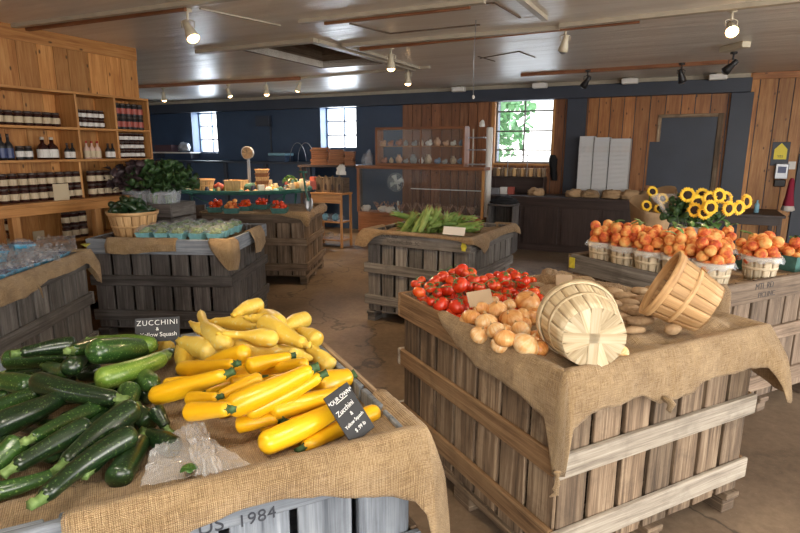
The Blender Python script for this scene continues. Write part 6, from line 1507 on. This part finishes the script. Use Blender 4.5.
for k in range(5): u_ = u0 + .05 + (u1 - u0 - .2) * k / 4; wpart(bn, 'leg', [(u_, u_ + .08, .521, .58, 0, 1.299)], 'bluepaint2')
ho = empty('wire_hoops', W(Wc(302, 158, .4)[0], .4, 1.34), WY, 'pair of thin wire hoops standing on the blue bench', 'hoops')
for k in range(2):
    mb = MB(); mb.tube([(-.1 + .2 * k + .2 * math.cos(a), 0, .38 * math.sin(a)) for a in [math.pi * q / 16 for q in range(17)]], .006, 6); mb.build('hoop', M['graymetal'], ho)
pb = empty('electric_panel', W(Wc(263, 122, .05)[0], .05, 2.0), WY, 'dark blue electrical box on the blue wall between two windows', 'box'); a_, b_ = Wc(256, 116, .06), Wc(270, 126, .06); wpart(pb, 'housing', [(a_[0], b_[0], 0, .09, b_[1], a_[1])], 'bluepaint2'); wpart(pb, 'conduit', [(b_[0] - .04, b_[0] - .01, 0, .03, 1.45, b_[1] - .001)], 'bluepaint2')
kk = []; kpt = []
for i in range(6):
    mb = MB(); s_ = .05 + .03 * rnd(); mb.lathe([(.001, 0), (s_, 0), (s_, s_ * 2.2), (s_ * .4, s_ * 2.8), (s_ * .4, s_ * 3.4), (.001, s_ * 3.4)], None, 12); p = W(Wc(363 + 2 * i, 160, 1.0)[0], .95 - .1 * (i % 2), gt + .001); o = mb.build('glass_bottle', M['film']); o.location = p
    if i > 2: bpy.data.objects.remove(o); continue
    tag(o, '', 'bottle', 'bottles left of the glass cabinet'); kk.append(o); kpt.append(p)
rank_labels(kk, kpt, 'clear glass bottle left of the glass cabinet, #', 1)
# ================================================================== CEILING LAMPS
def spotlamp(top, tilt, label, lit=True, m='cream', s=1.0, energy=25, yaw=0):
    s *= .9
    o = empty('ceiling_spotlight', top, yaw, label, 'ceiling light', 'track spotlights under the ceiling')
    mb = MB(); mb.lathe([(.001, 0), (.03 * s, 0), (.03 * s, -.02), (.008 * s, -.025), (.008 * s, -.07 * s)], None, 14); mb.build('ceiling_mount', M[m], o)
    e = Matrix.Translation((0, 0, -.115 * s)) @ Euler(tilt).to_matrix().to_4x4()
    mb = MB(); mb.tube([(.04 * s, 0, -.115 * s), (.042 * s, 0, -.075 * s), (0, 0, -.06 * s), (-.042 * s, 0, -.075 * s), (-.04 * s, 0, -.115 * s)], .004 * s, 6); mb.build('yoke', M[m], o)
    mb = MB(); mb.lathe([(.001, .055 * s), (.022 * s, .05 * s), (.026 * s, .0), (.038 * s, -.05 * s), (.044 * s, -.085 * s), (.040 * s, -.085 * s), (.03 * s, -.05 * s)], e, 20); mb.build('lamp_housing', M[m], o)
    mb = MB(); mb.lathe([(.001, -.108 * s), (.02 * s, -.103 * s), (.034 * s, -.09 * s), (.039 * s, -.079 * s)], e, 20); mb.build('bulb_face', M['lampglow'] if lit else M['graymetal'], o)
    if lit:
        ld = bpy.data.lights.new('spot_glow', 'SPOT'); ld.energy = energy; ld.color = (1, .70, .40); ld.spot_size = R(95); ld.spot_blend = .8; ld.shadow_soft_size = .04; lo = bpy.data.objects.new('spot_glow', ld); COL.objects.link(lo); lo.parent = o; lo.matrix_local = e @ Matrix.Translation((0, 0, -.125 * s))
    return o
SL = [((187, 9), (-.35, -.5, 0), 1.35, 'large cream spotlight glowing warm over the left shelves', 1), ((163, 88), (.1, 0, 0), 1.2, 'warm lit spotlight near the end of the shelving', 1), ((228, 84.5), (0, -.3, 0), 1.1, 'first lit spotlight on the red-brown rail', 1), ((266, 80.5), (.0, 0, 0), 1.2, 'second lit spotlight on the red-brown rail', 1), ((299, 77.5), (.3, .4, 0), 1.1, 'small tilted lit spotlight before the second window', 1),
    ((391, 47), (0, 0, 0), 1.25, 'lit spotlight below the ceiling hatch corner', 1), ((408, 67), (0, 0, 0), 1.2, 'lit spotlight at the end of the pale rail', 1), ((566, 27), (.3, .1, 0), 1.15, 'unlit brass spotlight over the middle of the room', 0), ((733, 9), (-.9, .5, 0), 1.25, 'brightest spotlight aimed toward the viewer at upper right', 1)]
for (p, tl_, s_, lab, lit) in SL: spotlamp(at(p[0], p[1], CZ - .001), tl_, lab, bool(lit), 'cream', s_, 110 if p[0] in (228, 266) else (90 if p[0] == 187 else 45))
for (p, lab, tl_) in (((588, 70), 'black unlit spotlight above the wooden wall, left one', (.6, .4, 0)), ((682, 63), 'black unlit spotlight above the wooden wall, middle one', (.2, -.4, 0)), ((734, 52), 'black unlit spotlight hanging at the right end of the rail', (.6, .6, 0))): spotlamp(at(p[0], p[1], CZ - .045), tl_, lab, False, 'black', 1.25)
for (p, lab) in (((631, 77), 'white floodlight fitting above the dark beam'), ((720, 73), 'white floodlight box near the right pillar'), ((458, 86), 'white fluorescent fitting above the beam'), ((540, 81), 'white ceiling fitting above the third window')):
    u_, z_ = Wc(p[0], p[1], .35); o = empty('flood_fitting', W(u_, .3, 2.55), WY, lab, 'ceiling light'); wpart(o, 'fitting_body', [(u_ - .13, u_ + .1, .22, .34, CZ - .10, CZ - .02)], 'white', .01); wpart(o, 'mount', [(u_ - .04, u_ + .02, .25, .31, CZ - .019, CZ - .0005)], 'oat')
u_, z_ = Wc(737, 48, 1.0); o = empty('junction_box', at(735, 44, CZ), 0, 'cream junction box on the ceiling beside the black spotlight', 'box'); mb = MB(); mb.box((0, 0, -.03), (.10, .34, .058), Rz(R(8))); bev(mb.build('box_body', M['cream'], o), .006)
pc = at(476, 20, CZ); o = empty('pull_cord', pc, 0, 'thin pull cord hanging from the ceiling hatch', 'cord'); zb_ = atY(475.5, 97, pc.y).z - CZ
mb = MB(); mb.tube([(0, 0, 0), (-.01, 0, zb_ * .5), (-.004, 0, zb_)], .0035, 5); mb.build('cord', M['graymetal'], o); mb = MB(); mb.ball((-.004, 0, zb_), .012, 8, 6, sc=(1, 1, 1.5)); mb.build('pull_knob', M['white'], o)
# ================================================================== LIGHT
w = bpy.data.worlds.new('daylight'); SC.world = w; w.use_nodes = True; nt = w.node_tree; bg = nt.nodes['Background']
tc = nt.nodes.new('ShaderNodeTexCoord'); sp_x = nt.nodes.new('ShaderNodeSeparateXYZ'); lk(nt, tc.outputs['Generated'], sp_x.inputs[0])
lk(nt, ramp(nt, sp_x.outputs[2], [(.0, (.90, .88, .86)), (.5, (.78, .86, 1.0))]), bg.inputs['Color']); bg.inputs['Strength'].default_value = 2.4
# open barn doorway behind the viewer and to the side: daylight
def area(name, loc, target, sx, sy, e, c):
    ld = bpy.data.lights.new(name, 'AREA'); ld.shape = 'RECTANGLE'; ld.size = sx; ld.size_y = sy; ld.energy = e; ld.color = c
    o = bpy.data.objects.new(name, ld); COL.objects.link(o); o.location = loc; d = V(target) - V(loc); o.rotation_euler = d.to_track_quat('-Z', 'Y').to_euler(); return o
area('doorway_daylight', (1.6, -4.2, 1.9), (1.0, 3, .8), 4.5, 2.6, 150, (1, .93, .83))
area('side_doorway_daylight', (6.2, 1.2, 1.6), (1.2, 2.6, .6), 3.0, 2.2, 100, (1, .94, .86))
for k, (x, y) in enumerate(((1.1, .75), (-.9, .35), (1.6, -1.6))):  # strip lights out of view, added to brighten the produce from above
    o = empty('added_ceiling_strip', (x, y, CZ), R(-26.6), ['added out-of-view strip light over the tomato and onion crate', 'added out-of-view strip light over the zucchini crate', 'added out-of-view strip light near the doorway'][k], 'ceiling light')
    mb = MB(); mb.box((0, 0, -.03), (1.25, .14, .05)); bev(mb.build('fixture_body', M['white'], o), .006)
    for s_ in (-.035, .035): mb = MB(); mb.tube([(-.6, s_, -.07), (.6, s_, -.07)], .013, 10); mb.build('tube', M['addedtube'], o)
    ld = bpy.data.lights.new('added_strip_fill', 'AREA'); ld.shape = 'RECTANGLE'; ld.size = 1.2; ld.size_y = .12; ld.energy = 10; ld.color = (1, .90, .76); lo = bpy.data.objects.new('added_strip_fill', ld); COL.objects.link(lo); lo.parent = o; lo.location = (0, 0, -.09)
for n, a in enumerate(wins):
    u_ = (a[0] + a[1]) / 2; z_ = (a[2] + a[3]) / 2; area('window_daylight', W(u_, -.34, z_), W(u_, 3, z_ - .5), (a[1] - a[0]) * .95, (a[3] - a[2]) * .95, 24 if n < 2 else 6, (.80, .90, 1))
SC.view_settings.view_transform = 'Standard'; SC.view_settings.look = 'None'; SC.view_settings.gamma = 1; SC.view_settings.use_curve_mapping = False; SC.view_settings.exposure = 0.85
SC.cycles.use_denoising = True; SC.cycles.max_bounces = 8; SC.cycles.transparent_max_bounces = 24
for o in list(COL.objects):
    if 'look' in o: del o['look']
